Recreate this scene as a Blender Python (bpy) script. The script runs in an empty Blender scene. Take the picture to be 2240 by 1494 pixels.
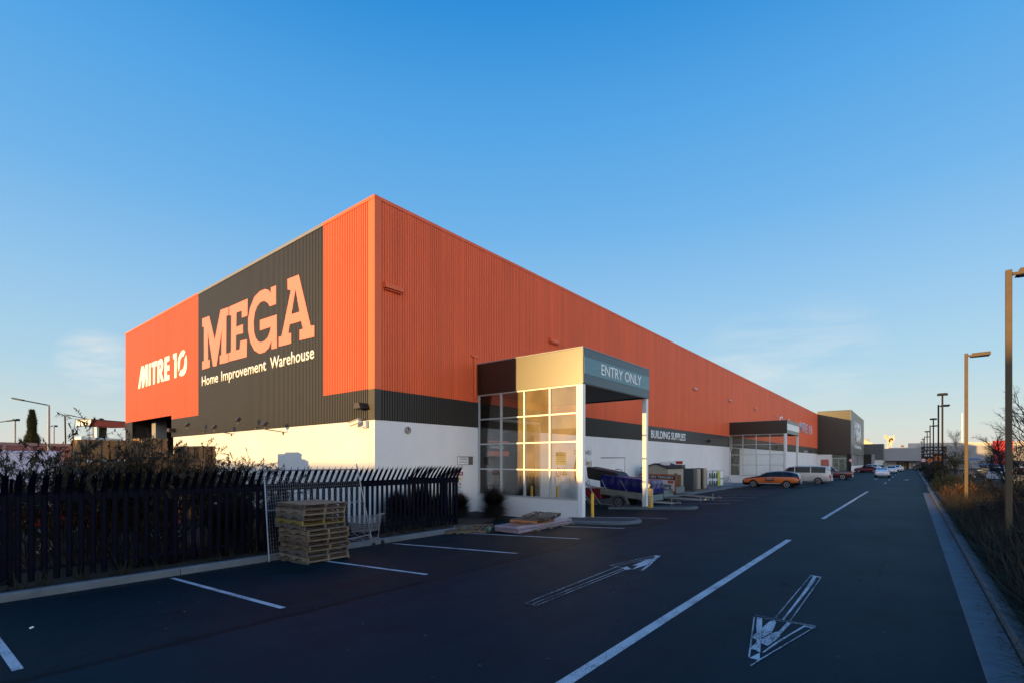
import bpy, bmesh, math, random
from mathutils import Vector, Matrix, Euler
R = math.radians
rnd = random.Random(7)
S = bpy.context.scene
COL = S.collection

# ---------------- camera ----------------
HEAD = 38.91                       # the lens looks this far left of +Y (the long wall runs along +Y)
H = 2.4
cam = bpy.data.cameras.new('camera'); camo = bpy.data.objects.new('camera', cam); COL.objects.link(camo)
S.camera = camo
camo.location = (0, 0, H); camo.rotation_euler = (R(90), 0, R(HEAD))
cam.lens = 36*1085/2240; cam.sensor_width = 36; cam.shift_y = 261/2240; cam.clip_end = 5000; cam.clip_start = .05

# ---------------- sky and sun ----------------
SUN_EL = 5.8; SH = Vector((-.375, -.927, 0)).normalized()      # towards the sun
w = bpy.data.worlds.new('World'); S.world = w; w.use_nodes = True
nt = w.node_tree; N = nt.nodes; L = nt.links; N.clear()
def wn(t, **k):
    n = N.new(t)
    for a, b in k.items(): setattr(n, a, b)
    return n
def wmath(op, a, b=None, c=None, clamp=False):
    n = wn('ShaderNodeMath', operation=op, use_clamp=clamp)
    for i, v in enumerate((a, b, c)):
        if v is None: continue
        if isinstance(v, (int, float)): n.inputs[i].default_value = v
        else: L.new(v, n.inputs[i])
    return n.outputs[0]
tc = wn('ShaderNodeTexCoord'); sep = wn('ShaderNodeSeparateXYZ'); L.new(tc.outputs['Generated'], sep.inputs[0])
def wdot(v):
    n = wn('ShaderNodeVectorMath', operation='DOT_PRODUCT'); L.new(tc.outputs['Generated'], n.inputs[0]); n.inputs[1].default_value = v
    return n.outputs['Value']
def wramp(fac, pts):
    n = wn('ShaderNodeValToRGB'); L.new(fac, n.inputs[0]); e = n.color_ramp.elements
    while len(e) < len(pts): e.new(.5)
    for el, (p, c) in zip(e, pts): el.position = p; el.color = (*c, 1)
    return n.outputs[0]
base = wramp(sep.outputs['Z'], [(0, (.70,.665,.60)), (.06, (.57,.655,.66)), (.15, (.40,.61,.75)), (.27, (.28,.53,.79)), (.42, (.145,.425,.785)), (.57, (.072,.345,.75)), (.68, (.019,.255,.665)), (.85, (.015,.21,.66)), (1, (.012,.18,.62))])
glow_az = wramp(wdot(SH), [(0, (0,0,0)), (.36, (0,0,0)), (.7, (.4,.4,.4)), (1, (1,1,1))])
glow_el = wramp(sep.outputs['Z'], [(0, (1.0,.62,.32)), (.12, (.8,.58,.36)), (.35, (.16,.15,.13)), (.6, (.0,.0,.0)), (1, (0,0,0))])
GLOW = .9; EAST_FILL = 2.85
def wmix(bt, a, b, f=1.0):
    n = wn('ShaderNodeMix', data_type='RGBA', blend_type=bt)
    if isinstance(f, float): n.inputs[0].default_value = f
    else: L.new(f, n.inputs[0])
    for i, v in ((6, a), (7, b)):
        if isinstance(v, tuple): n.inputs[i].default_value = v
        else: L.new(v, n.inputs[i])
    return n.outputs[2]
glow = wmix('MULTIPLY', glow_az, glow_el)
glow = wmix('MULTIPLY', glow, (GLOW, GLOW, GLOW, 1))
# bright lobe added low in the unseen eastern sky to light the shaded wall
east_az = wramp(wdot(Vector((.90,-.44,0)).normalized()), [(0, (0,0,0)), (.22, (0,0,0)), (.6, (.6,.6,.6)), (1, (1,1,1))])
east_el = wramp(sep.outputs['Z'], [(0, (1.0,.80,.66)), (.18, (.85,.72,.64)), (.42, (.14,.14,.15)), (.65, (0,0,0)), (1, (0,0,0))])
glow = wmix('ADD', glow, wmix('MULTIPLY', wmix('MULTIPLY', east_az, east_el), (EAST_FILL, EAST_FILL, EAST_FILL, 1)))
# wisps of cirrus low in the sky
def dirpx(px, py):
    t = (px-1120)/1085; s, c = math.sin(R(HEAD)), math.cos(R(HEAD))
    return Vector((-s+t*c, c+t*s, (1008-py)/1085)).normalized()
mp = wn('ShaderNodeMapping'); L.new(tc.outputs['Generated'], mp.inputs[0]); mp.inputs['Scale'].default_value = (3.2, 3.2, 20); mp.inputs['Rotation'].default_value = (R(5), R(-9), 0)
nz = wn('ShaderNodeTexNoise'); L.new(mp.outputs[0], nz.inputs[0]); nz.inputs['Scale'].default_value = 1.7; nz.inputs['Detail'].default_value = 9; nz.inputs['Roughness'].default_value = .62; nz.inputs['Distortion'].default_value = .4
nzf = wmath('MULTIPLY_ADD', nz.outputs[0], 3.2, -1.25, clamp=True)
msk = None
for (p, wd, am) in (((1640,812), .0055, .45), ((1790,778), .0055, .35), ((215,792), .0015, .95)):
    d = wdot(dirpx(*p)); v = wmath('MULTIPLY', wmath('SMOOTHSTEP' if False else 'SUBTRACT', d, 1-wd), 1/wd)
    v = wmath('MULTIPLY', wmath('MAXIMUM', v, 0.0), am)
    msk = v if msk is None else wmath('MAXIMUM', msk, v)
cl = wmath('MULTIPLY', msk, nzf, clamp=True)
skyc = wmix('MIX', base, (.80,.80,.78,1), cl)
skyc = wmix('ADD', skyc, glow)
sk = wn('ShaderNodeTexSky', sky_type='NISHITA'); sk.sun_disc = False; sk.sun_elevation = R(SUN_EL); sk.sun_rotation = math.atan2(SH.x, SH.y)
skyc = wmix('ADD', skyc, wmix('MULTIPLY', sk.outputs[0], (.02,.02,.02,1)))
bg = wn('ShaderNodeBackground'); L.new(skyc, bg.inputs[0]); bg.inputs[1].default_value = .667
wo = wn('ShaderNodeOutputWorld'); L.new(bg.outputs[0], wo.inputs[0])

sl = bpy.data.lights.new('sun', 'SUN'); sl.energy = 5.0; sl.angle = R(.53); sl.color = (1, .62, .21)
so = bpy.data.objects.new('sun', sl); COL.objects.link(so)
sd = -(SH*math.cos(R(SUN_EL)) + Vector((0,0,math.sin(R(SUN_EL)))))
so.rotation_euler = sd.to_track_quat('-Z', 'Y').to_euler()
S.view_settings.view_transform = 'Standard'; S.view_settings.look = 'None'; S.view_settings.exposure = .585; S.view_settings.gamma = 1

# ---------------- measuring helpers: photograph pixel -> point on a real surface ----------------
def ray(px):
    t = (px-1120)/1085; s, c = math.sin(R(HEAD)), math.cos(R(HEAD)); return (-s+t*c, c+t*s)
SLOPE = .054
def gz(x): return -SLOPE*max(0, min(-8-x, 5.3))        # the parking bays fall away towards the kerb
def T(px, py, off=0):
    r = ray(px); d = 10
    for i in range(200): d = .5*d+.5*1085*(H-gz(d*r[0])-off)/(py-1008)
    return Vector((d*r[0], d*r[1], gz(d*r[0])+off))
def onY(px, py, y): r = ray(px); d = y/r[1]; return Vector((d*r[0], y, H+(1008-py)*d/1085))
def onX(px, py, x): r = ray(px); d = x/r[0]; return Vector((x, d*r[1], H+(1008-py)*d/1085))
def atD(px, py, d): r = ray(px); return Vector((d*r[0], d*r[1], H+(1008-py)*d/1085))

# ---------------- materials ----------------
MATS = {}
def mat(name, col, rough=.6, metal=0, var=.12, scale=6, bump=0, bscale=40, col2=None, spec=.5, coat=0, dirt=0, thr=None, sheet=False):
    if name in MATS: return MATS[name]
    m = bpy.data.materials.new(name); m.use_nodes = True; t = m.node_tree; n = t.nodes; l = t.links
    b = n['Principled BSDF']; b.inputs['Roughness'].default_value = rough; b.inputs['Metallic'].default_value = metal
    b.inputs['Specular IOR Level'].default_value = spec; b.inputs['Coat Weight'].default_value = coat; b.inputs['Coat Roughness'].default_value = .08
    tc = n.new('ShaderNodeTexCoord')
    nz = n.new('ShaderNodeTexNoise'); nz.inputs['Scale'].default_value = scale; nz.inputs['Detail'].default_value = 6; nz.inputs['Roughness'].default_value = .6
    l.new(tc.outputs['Object'], nz.inputs['Vector'])
    rp = n.new('ShaderNodeValToRGB'); rp.color_ramp.elements[0].position = .3; rp.color_ramp.elements[1].position = .7
    if thr: rp.color_ramp.elements[0].position, rp.color_ramp.elements[1].position = thr
    c2 = col2 or tuple(min(1, c*(1+var)) for c in col); c1 = tuple(c*(1-var) for c in col) if not col2 else col
    rp.color_ramp.elements[0].color = (*c1, 1); rp.color_ramp.elements[1].color = (*c2, 1)
    l.new(nz.outputs[0], rp.inputs[0]); out = rp.outputs[0]
    if sheet:   # individual roll-formed sheets differ slightly, with faint vertical weathering
        sp = n.new('ShaderNodeSeparateXYZ'); l.new(tc.outputs['Object'], sp.inputs[0]); ad = n.new('ShaderNodeMath'); ad.operation = 'ADD'; l.new(sp.outputs[0], ad.inputs[0]); l.new(sp.outputs[1], ad.inputs[1])
        fl = n.new('ShaderNodeMath'); fl.operation = 'MULTIPLY'; l.new(ad.outputs[0], fl.inputs[0]); fl.inputs[1].default_value = 1/.76; f2 = n.new('ShaderNodeMath'); f2.operation = 'FLOOR'; l.new(fl.outputs[0], f2.inputs[0])
        wn_ = n.new('ShaderNodeTexWhiteNoise'); wn_.noise_dimensions = '1D'; l.new(f2.outputs[0], wn_.inputs['W']); mr = n.new('ShaderNodeMapRange'); l.new(wn_.outputs[0], mr.inputs[0]); mr.inputs[3].default_value = .95; mr.inputs[4].default_value = 1.03
        mq = n.new('ShaderNodeMapping'); mq.inputs['Scale'].default_value = (5, 5, .12); l.new(tc.outputs['Object'], mq.inputs[0]); ns = n.new('ShaderNodeTexNoise'); ns.inputs['Scale'].default_value = 1; ns.inputs['Detail'].default_value = 5; l.new(mq.outputs[0], ns.inputs[0]); m3 = n.new('ShaderNodeMapRange'); l.new(ns.outputs[0], m3.inputs[0]); m3.inputs[1].default_value = .3; m3.inputs[2].default_value = .7; m3.inputs[3].default_value = .9; m3.inputs[4].default_value = 1.06
        mm = n.new('ShaderNodeMath'); mm.operation = 'MULTIPLY'; l.new(mr.outputs[0], mm.inputs[0]); l.new(m3.outputs[0], mm.inputs[1])
        vs_ = n.new('ShaderNodeVectorMath'); vs_.operation = 'SCALE'; l.new(out, vs_.inputs[0]); l.new(mm.outputs[0], vs_.inputs['Scale']); out = vs_.outputs[0]
    if dirt:
        n2 = n.new('ShaderNodeTexNoise'); n2.inputs['Scale'].default_value = scale*.25; n2.inputs['Detail'].default_value = 8
        mpp = n.new('ShaderNodeMapping'); mpp.inputs['Scale'].default_value = (1, 1, .25); l.new(tc.outputs['Object'], mpp.inputs[0]); l.new(mpp.outputs[0], n2.inputs['Vector'])
        r2 = n.new('ShaderNodeValToRGB'); r2.color_ramp.elements[0].position = .42; r2.color_ramp.elements[1].position = .75
        r2.color_ramp.elements[0].color = (0,0,0,1); r2.color_ramp.elements[1].color = (dirt,)*3+(1,)
        l.new(n2.outputs[0], r2.inputs[0]); mx = n.new('ShaderNodeMix'); mx.data_type = 'RGBA'
        l.new(r2.outputs[0], mx.inputs[0]); l.new(out, mx.inputs[6]); mx.inputs[7].default_value = (*[c*.45 for c in col], 1); out = mx.outputs[2]
    l.new(out, b.inputs['Base Color'])
    if bump:
        n3 = n.new('ShaderNodeTexNoise'); n3.inputs['Scale'].default_value = bscale; n3.inputs['Detail'].default_value = 4; l.new(tc.outputs['Object'], n3.inputs['Vector'])
        bp = n.new('ShaderNodeBump'); bp.inputs['Strength'].default_value = bump; bp.inputs['Distance'].default_value = .02
        l.new(n3.outputs[0], bp.inputs['Height']); l.new(bp.outputs[0], b.inputs['Normal'])
    MATS[name] = m; return m
def emat(name, col, st):
    if name in MATS: return MATS[name]
    m = bpy.data.materials.new(name); m.use_nodes = True; b = m.node_tree.nodes['Principled BSDF']
    b.inputs['Base Color'].default_value = (*col, 1); b.inputs['Emission Color'].default_value = (*col, 1); b.inputs['Emission Strength'].default_value = st
    MATS[name] = m; return m
def glassmat(name, tint, dust, dustcol=(.75,.68,.55)):
    if name in MATS: return MATS[name]
    m = bpy.data.materials.new(name); m.use_nodes = True; t = m.node_tree; n = t.nodes; l = t.links; n.remove(n['Principled BSDF'])
    tr = n.new('ShaderNodeBsdfTransparent'); tr.inputs[0].default_value = (*tint, 1)
    df = n.new('ShaderNodeBsdfGlossy'); df.inputs[0].default_value = (*dustcol, 1); df.inputs['Roughness'].default_value = .5
    gl = n.new('ShaderNodeBsdfGlossy'); gl.inputs['Roughness'].default_value = .02; gl.inputs[0].default_value = (.9,.95,1,1)
    tc = n.new('ShaderNodeTexCoord'); nz = n.new('ShaderNodeTexNoise'); nz.inputs['Scale'].default_value = 1.2; nz.inputs['Detail'].default_value = 7; l.new(tc.outputs['Object'], nz.inputs['Vector'])
    mr = n.new('ShaderNodeMapRange'); mr.inputs[1].default_value = .25; mr.inputs[2].default_value = .8; mr.inputs[3].default_value = dust*.6; mr.inputs[4].default_value = dust*1.5; l.new(nz.outputs[0], mr.inputs[0])
    m1 = n.new('ShaderNodeMixShader'); l.new(mr.outputs[0], m1.inputs[0]); l.new(tr.outputs[0], m1.inputs[1]); l.new(df.outputs[0], m1.inputs[2])
    fr = n.new('ShaderNodeFresnel'); fr.inputs[0].default_value = 1.5; m2 = n.new('ShaderNodeMixShader'); l.new(fr.outputs[0], m2.inputs[0]); l.new(m1.outputs[0], m2.inputs[1]); l.new(gl.outputs[0], m2.inputs[2])
    l.new(m2.outputs[0], n['Material Output'].inputs[0]); MATS[name] = m; return m

ORANGE = mat('orange_paint', (.78,.130,.036), .5, var=.04, scale=.35, spec=.4, sheet=True)
CHAR = mat('charcoal_paint', (.016,.0125,.008), .5, var=.1, scale=.4, spec=.6, sheet=True)
WHITEW = mat('white_concrete', (.73,.71,.68), .7, var=.05, scale=.5, bump=.08, bscale=12, dirt=.22)
WHITE = mat('white_paint', (.78,.78,.76), .5, var=.04)
LETTER = mat('white_lettering', (.85,.84,.80), .5, var=.02)
ORLET = mat('orange_lettering', (.84,.215,.135), .4, var=.03)
BLACKP = mat('black_paint', (.008,.008,.009), .4, var=.2, spec=.3)
FENCE = mat('fence_paint', (.0020,.0026,.0085), .5, var=.3, scale=9, spec=.05)
STEEL = mat('galvanised_steel', (.30,.32,.32), .42, .75, var=.25, scale=14)
ALU = mat('aluminium_frame', (.48,.48,.47), .45, .3, var=.06)
RUBBER = mat('tyre_rubber', (.018,.018,.02), .8)
YELLOW = mat('bollard_yellow', (.72,.40,.03), .5, var=.15, dirt=.3)
CONC = mat('concrete', (.125,.145,.16), .85, var=.22, scale=2.5, bump=.25, bscale=60, dirt=.35)
GALVP = mat('pole_paint', (.11,.075,.042), .5, var=.1, spec=.25)
DARKPOLE = mat('dark_pole_paint', (.008,.0065,.007), .5, spec=.2)
SOIL = mat('soil', (.012,.009,.007), .95, var=.5, scale=8, bump=.6, bscale=20)
REDP = mat('red_paint', (.45,.02,.02), .4)
DGLASS = mat('dark_glass', (.008,.010,.012), .06, spec=.35)
WOODS = [mat('pallet_wood_%s' % k, c, .85, var=.35, scale=11, bump=.4, bscale=50, dirt=.35) for k, c in (('grey', (.115,.095,.078)), ('tan', (.16,.118,.075)), ('brown', (.105,.072,.050)), ('pale', (.20,.155,.105)))]
TIMBER = mat('stacked_timber', (.21,.12,.045), .8, var=.3, scale=5, dirt=.2)

# ---------------- object helpers ----------------
def tag(o, label=None, cat=None, group=None, kind=None):
    if label: o['label'] = label
    if cat: o['category'] = cat
    if group: o['group'] = group
    if kind: o['kind'] = kind
    return o
def empty(name, loc, label, cat, group=None, rz=0):
    o = bpy.data.objects.new(name, None); COL.objects.link(o); o.location = loc; o.rotation_euler.z = rz
    o.empty_display_size = .1
    return tag(o, label, cat, group)
def wloc(o):
    v = Vector((0,0,0))
    while o: v += o.location; o = o.parent
    return v
class MB:
    def __init__(s): s.v = []; s.f = []; s.mi = []; s.cur = 0
    def add(s, vs, fs):
        b = len(s.v); s.v += [tuple(v) for v in vs]; s.f += [tuple(b+i for i in f) for f in fs]; s.mi += [s.cur]*len(fs); return s
    def box(s, x0, x1, y0, y1, z0, z1):
        return s.add([(x0,y0,z0),(x1,y0,z0),(x1,y1,z0),(x0,y1,z0),(x0,y0,z1),(x1,y0,z1),(x1,y1,z1),(x0,y1,z1)],
                     [(0,3,2,1),(4,5,6,7),(0,1,5,4),(1,2,6,5),(2,3,7,6),(3,0,4,7)])
    def obox(s, c, sx, sy, sz, rot=(0,0,0)):
        m = Matrix.Translation(c) @ Euler(rot).to_matrix().to_4x4()
        vs = [m @ Vector((a*sx/2, b*sy/2, d*sz/2)) for d in (-1,1) for a, b in ((-1,-1),(1,-1),(1,1),(-1,1))]
        return s.add(vs, [(0,3,2,1),(4,5,6,7),(0,1,5,4),(1,2,6,5),(2,3,7,6),(3,0,4,7)])
    def tube(s, pts, r, n=8, r2=None, cap=True):
        pts = [Vector(p) for p in pts]; k = len(pts); vs = []; fs = []
        for i, p in enumerate(pts):
            d = (pts[min(i+1,k-1)]-pts[max(i-1,0)]).normalized()
            a = d.cross(Vector((0,0,1)));
            if a.length < .1: a = d.cross(Vector((1,0,0)))
            a.normalize(); b = d.cross(a); rr = r if r2 is None else r+(r2-r)*i/(k-1)
            for j in range(n): t = 2*math.pi*j/n; vs.append(p+a*math.cos(t)*rr+b*math.sin(t)*rr)
        for i in range(k-1):
            for j in range(n): fs.append((i*n+j, i*n+(j+1)%n, (i+1)*n+(j+1)%n, (i+1)*n+j))
        if cap: fs.append(tuple(range(n-1,-1,-1))); fs.append(tuple((k-1)*n+j for j in range(n)))
        return s.add(vs, fs)
    def bar(s, a, b, w, h=None): # square bar
        a = Vector(a); b = Vector(b); d = (b-a); ln = d.length; d.normalize()
        q = d.to_track_quat('X', 'Z'); m = Matrix.Translation((a+b)/2) @ q.to_matrix().to_4x4(); h = h or w
        vs = [m @ Vector((x*ln/2, y*w/2, z*h/2)) for z in (-1,1) for x, y in ((-1,-1),(1,-1),(1,1),(-1,1))]
        return s.add(vs, [(0,3,2,1),(4,5,6,7),(0,1,5,4),(1,2,6,5),(2,3,7,6),(3,0,4,7)])
    def ring(s, c, axis, r0, r1, w, n=20): # annulus with depth along axis ('x','y' or 'z')
        vs = []; c = Vector(c)
        def P(r, t, o):
            a, b = r*math.cos(t), r*math.sin(t)
            return c + (Vector((o,a,b)) if axis == 'x' else Vector((a,o,b)) if axis == 'y' else Vector((a,b,o)))
        for j in range(n):
            t = 2*math.pi*j/n; vs += [P(r0,t,-w/2), P(r1,t,-w/2), P(r1,t,w/2), P(r0,t,w/2)]
        fs = []
        for j in range(n):
            a = 4*j; b = 4*((j+1)%n)
            for k in range(4): fs.append((a+k, b+k, b+(k+1)%4, a+(k+1)%4))
        return s.add(vs, fs)
    def disc(s, c, axis, r, w, n=20):
        c = Vector(c); e = {'x': (w/2,0,0), 'y': (0,w/2,0), 'z': (0,0,w/2)}[axis]; return s.tube([c-Vector(e), c+Vector(e)], r, n)
    def prism(s, pts, n): # pts: 3D outline, n: extrusion vector
        n = Vector(n); k = len(pts); a = [Vector(p) for p in pts]; b = [p+n for p in a]
        fs = [tuple(range(k)), tuple(range(2*k-1, k-1, -1))]+[(i, (i+1)%k, k+(i+1)%k, k+i) for i in range(k)]
        return s.add(a+b, fs)
    def build(s, name, m, parent=None, bevel=0, smooth=False, flat_ok=True):
        me = bpy.data.meshes.new(name); off = wloc(parent) if parent else Vector((0,0,0))
        me.from_pydata([tuple(Vector(v)-off) for v in s.v], [], s.f)
        for q in (m if isinstance(m, (list, tuple)) else [m]): me.materials.append(q)
        me.polygons.foreach_set('material_index', s.mi)
        bm = bmesh.new(); bm.from_mesh(me); bmesh.ops.recalc_face_normals(bm, faces=bm.faces)
        if bevel: bmesh.ops.bevel(bm, geom=[e for e in bm.edges if len(e.link_faces) == 2 and e.calc_face_angle(0) > .5], offset=bevel, segments=1, affect='EDGES')
        big = [f for f in bm.faces if len(f.verts) > 4]
        if big: bmesh.ops.triangulate(bm, faces=big)
        bm.to_mesh(me); bm.free()
        if smooth:
            for p in me.polygons: p.use_smooth = True
        me.update(); o = bpy.data.objects.new(name, me); COL.objects.link(o); o.parent = parent
        return o
def copy_tree(o, parent=None):
    c = o.copy(); COL.objects.link(c); c.parent = parent
    for ch in list(o.children): copy_tree(ch, c)
    return c
def text_mesh(name, s, m, origin, right, up, width, height, parent, offset=0, thick=.01, shear=0):
    """flat lettering: capitals fill `height`, the whole line fills `width`"""
    cu = bpy.data.curves.new(name, 'FONT'); cu.body = s; cu.size = 1; cu.extrude = 0; cu.offset = offset; cu.resolution_u = 3; cu.shear = shear
    o = bpy.data.objects.new(name, cu); COL.objects.link(o)
    me = bpy.data.meshes.new_from_object(o.evaluated_get(bpy.context.evaluated_depsgraph_get())); bpy.data.objects.remove(o)
    xs = [v.co.x for v in me.vertices]; 
    x0, x1 = min(xs), max(xs); capy = .70
    right = Vector(right).normalized(); up = Vector(up).normalized(); nrm = right.cross(up); off = wloc(parent) if parent else Vector((0,0,0))
    bm = bmesh.new(); bm.from_mesh(me)
    for v in bm.verts:
        a = (v.co.x-x0)/(x1-x0)*width; b = v.co.y/capy*height
        v.co = Vector(origin)+right*a+up*b-off
    ret = bmesh.ops.extrude_face_region(bm, geom=list(bm.faces)); 
    for v in [g for g in ret['geom'] if isinstance(g, bmesh.types.BMVert)]: v.co += nrm*thick
    bmesh.ops.recalc_face_normals(bm, faces=bm.faces)
    me2 = bpy.data.meshes.new(name); bm.to_mesh(me2); bm.free(); me2.materials.append(m)
    q = bpy.data.objects.new(name, me2); COL.objects.link(q); q.parent = parent; return q
def corr(mb, axis, a0, a1, z0, z1, plane, out, pitch=.135, depth=.038):
    """ribbed cladding strip: axis 'x' runs along x at y=plane, out = -1/+1 outward sign"""
    n = max(1, round(abs(a1-a0)/pitch)); p = (a1-a0)/n; prof = []
    for i in range(n):
        b = a0+i*p; prof += [(b, 0), (b+.30*p, 0), (b+.42*p, depth), (b+.88*p, depth)]
    prof.append((a1, 0)); vs = []
    for (a, d) in prof:
        for z in (z0, z1): vs.append((a, plane+out*d, z) if axis == 'x' else (plane+out*d, a, z))
    mb.add(vs, [(2*i, 2*i+2, 2*i+3, 2*i+1) for i in range(len(prof)-1)]); return mb
SHL, SHH = 9.5, 13.3  # roof heights of the unseen shade casters
# ---------------- ground ----------------
def asphalt():
    m = bpy.data.materials.new('asphalt'); m.use_nodes = True; t = m.node_tree; n = t.nodes; l = t.links; b = n['Principled BSDF']
    tc = n.new('ShaderNodeTexCoord'); sx = n.new('ShaderNodeSeparateXYZ'); l.new(tc.outputs['Object'], sx.inputs[0])
    def noise(s, d=6, r=.6, sc=None):
        q = n.new('ShaderNodeTexNoise'); q.inputs['Scale'].default_value = s; q.inputs['Detail'].default_value = d; q.inputs['Roughness'].default_value = r
        if sc: mp = n.new('ShaderNodeMapping'); mp.inputs['Scale'].default_value = sc; l.new(tc.outputs['Object'], mp.inputs[0]); l.new(mp.outputs[0], q.inputs['Vector'])
        else: l.new(tc.outputs['Object'], q.inputs['Vector'])
        return q.outputs[0]
    def ramp(f, pts):
        q = n.new('ShaderNodeValToRGB'); l.new(f, q.inputs[0]); e = q.color_ramp.elements
        while len(e) < len(pts): e.new(.5)
        for el, (p, c) in zip(e, pts): el.position = p; el.color = (*c, 1) if isinstance(c, tuple) else (c, c, c, 1)
        return q.outputs[0]
    def mix(bt, a, b_, f=1.0):
        q = n.new('ShaderNodeMix'); q.data_type = 'RGBA'; q.blend_type = bt
        if isinstance(f, float): q.inputs[0].default_value = f
        else: l.new(f, q.inputs[0])
        for i, v in ((6, a), (7, b_)):
            if isinstance(v, tuple): q.inputs[i].default_value = (*v, 1)
            else: l.new(v, q.inputs[i])
        return q.outputs[2]
    def mth(op, a, b_=None, clamp=False):
        q = n.new('ShaderNodeMath'); q.operation = op; q.use_clamp = clamp
        for i, v in enumerate((a, b_)):
            if v is None: continue
            if isinstance(v, (int, float)): q.inputs[i].default_value = v
            else: l.new(v, q.inputs[i])
        return q.outputs[0]
    agg = mix('MULTIPLY', ramp(noise(150, 2, .5), [(.3, .6), (.62, 1.0), (.8, 2.2)]), ramp(noise(34, 4, .7), [(.3, .7), (.6, 1.05), (.75, 1.6)]))
    patch = ramp(noise(.22, 8, .65), [(.3, .92), (.7, 1.08)])
    # newer, slightly purple seal in the parking bays; a ragged joint at the lane edge
    wob = mth('MULTIPLY', mth('SUBTRACT', noise(.8, 4), .5), .25)
    edge = mth('ADD', mth('ADD', sx.outputs[0], 7.55), wob)
    bay = mth('MULTIPLY', edge, -14.0, True)
    lane = (.0026,.0225,.0345); bayc = (.0038,.0185,.0255)
    col = mix('MIX', lane, bayc, bay)
    seam = ramp(mth('ABSOLUTE', edge), [(0, .35), (.05, .5), (.10, 1.0)])
    col = mix('MULTIPLY', col, seam)
    col = mix('MULTIPLY', mix('MULTIPLY', col, agg), patch)
    stain = ramp(noise(.9, 9, .7), [(.36, .5), (.47, 1.0)]); col = mix('MULTIPLY', col, stain, .55)
    tyre = ramp(noise(1.4, 5, .6, (1, .05, 1)), [(.3, .8), (.7, 1.25)]); col = mix('MULTIPLY', col, tyre, .7)
    scuff = ramp(noise(2.6, 10, .78), [(.66, 0.0), (.78, 1.0)]); col = mix('MIX', col, (.06,.065,.07), mth('MULTIPLY', scuff, .55))
    vo = n.new('ShaderNodeTexVoronoi'); vo.feature = 'DISTANCE_TO_EDGE'; vo.inputs['Scale'].default_value = .16; vd = n.new('ShaderNodeVectorMath'); vd.operation = 'ADD'; nzv = n.new('ShaderNodeTexNoise'); nzv.inputs['Scale'].default_value = .9; nzv.inputs['Detail'].default_value = 8; l.new(tc.outputs['Object'], nzv.inputs[0]); l.new(tc.outputs['Object'], vd.inputs[0]); l.new(nzv.outputs['Color'], vd.inputs[1]); l.new(vd.outputs[0], vo.inputs['Vector'])
    crack = ramp(vo.outputs['Distance'], [(0, .30), (.0022, .55), (.0045, 1.0)]); cm_ = ramp(noise(.13, 3), [(.48, 0.0), (.56, 1.0)]); col = mix('MULTIPLY', col, crack, cm_)
    oil = ramp(noise(.75, 2, .4), [(.66, 1.0), (.74, .45)]); col = mix('MULTIPLY', col, oil, .8)
    l.new(col, b.inputs['Base Color'])
    l.new(ramp(noise(.35, 6), [(.3, .60), (.7, .66)]), b.inputs['Roughness'])
    b.inputs['Specular IOR Level'].default_value = .07
    bp = n.new('ShaderNodeBump'); bp.inputs['Strength'].default_value = .55; bp.inputs['Distance'].default_value = .006; l.new(noise(150, 3), bp.inputs['Height']); l.new(bp.outputs[0], b.inputs['Normal'])
    return m
ASPH = asphalt()
XS = (-1500, -400, -60, -13.3, -8, 0, 60, 400, 1500); YS = (-1500, -300, -60, 0, 30, 80, 200, 600, 2500)
g = MB(); g.add([(x, y, gz(x)) for y in YS for x in XS], [(j*9+i, j*9+i+1, (j+1)*9+i+1, (j+1)*9+i) for j in range(8) for i in range(8)])
tag(g.build('ground', ASPH), kind='structure')
g = MB(); g.box(1.2, 5.4, -6, 178, -.1, .09); tag(g.build('planting_strip', SOIL), kind='structure')
g = MB(); g.box(-17.45, -13.62, -8, 14.8, -.6, -.165); g.prism([(-17.45,14.8,-.6),(-13.62,14.8,-.6),(-15.2,18.0,-.6),(-17.45,18.7,-.6)], (0,0,.434)); tag(g.build('garden_bed', SOIL), kind='structure')
# kerbs, laid in lengths with joints
def kerb(name, x0, x1, ya, yb, z0, z1, step=2.4, lbl=True):
    g = MB(); y = ya
    while y < yb-.01:
        e = min(y+step, yb)-.012; c = .025
        pr = [(x0, y, z0), (x0, y, z1-c), (x0+c, y, z1), (x1-c, y, z1), (x1, y, z1-c), (x1, y, z0)]
        g.prism(pr, (0, e-y, 0)); y += step
    return tag(g.build(name, CONC), kind='structure')
kerb('kerb', 1.03, 1.21, -5, 178, -.1, .135)
kerb('kerb', -13.63, -13.44, -8, 14.6, -.6, -.125, 3.05)
kerb('kerb_channel', .62, 1.026, -5, 49, -.1, .012, 2.4)
kerb('kerb', -14.05, -13.88, 33, 62.5, -.6, -.15, 2.4)
g = MB(); g.box(-17.45, -14.052, 33, 62.5, -.6, -.158); tag(g.build('footpath', CONC), kind='structure')
def island(y0, y1, x0, x1, z):
    g = MB(); r = (y1-y0)/2; cy = (y0+y1)/2
    def outline(o, zz): return [(x, y_, gz(x)+zz) for x, y_ in [(x0, y0+o), (x1-r, y0+o)]+[(x1-r+(r-o)*math.sin(t), cy-(r-o)*math.cos(t)) for t in [math.pi*k/14 for k in range(1, 14)]]+[(x1-r, y1-o), (x0, y1-o)]]
    g.prism(outline(0, -.6), (0,0,.6+z-.03)); a = outline(0, z-.03); b = outline(.035, z); k = len(a)
    g.add(a+b, [(i, (i+1) % k, k+(i+1) % k, k+i) for i in range(k)])
    c2 = outline(.16, z); g.add(b+c2, [(i, (i+1) % k, k+(i+1) % k, k+i) for i in range(k)]); g.cur = 1; g.add(c2, [tuple(range(k))]); g.cur = 0
    return tag(g.build('traffic_island', [CONC, mat('dark_infill', (.022,.024,.027), .9, var=.3, scale=9)]), kind='structure')
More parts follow.
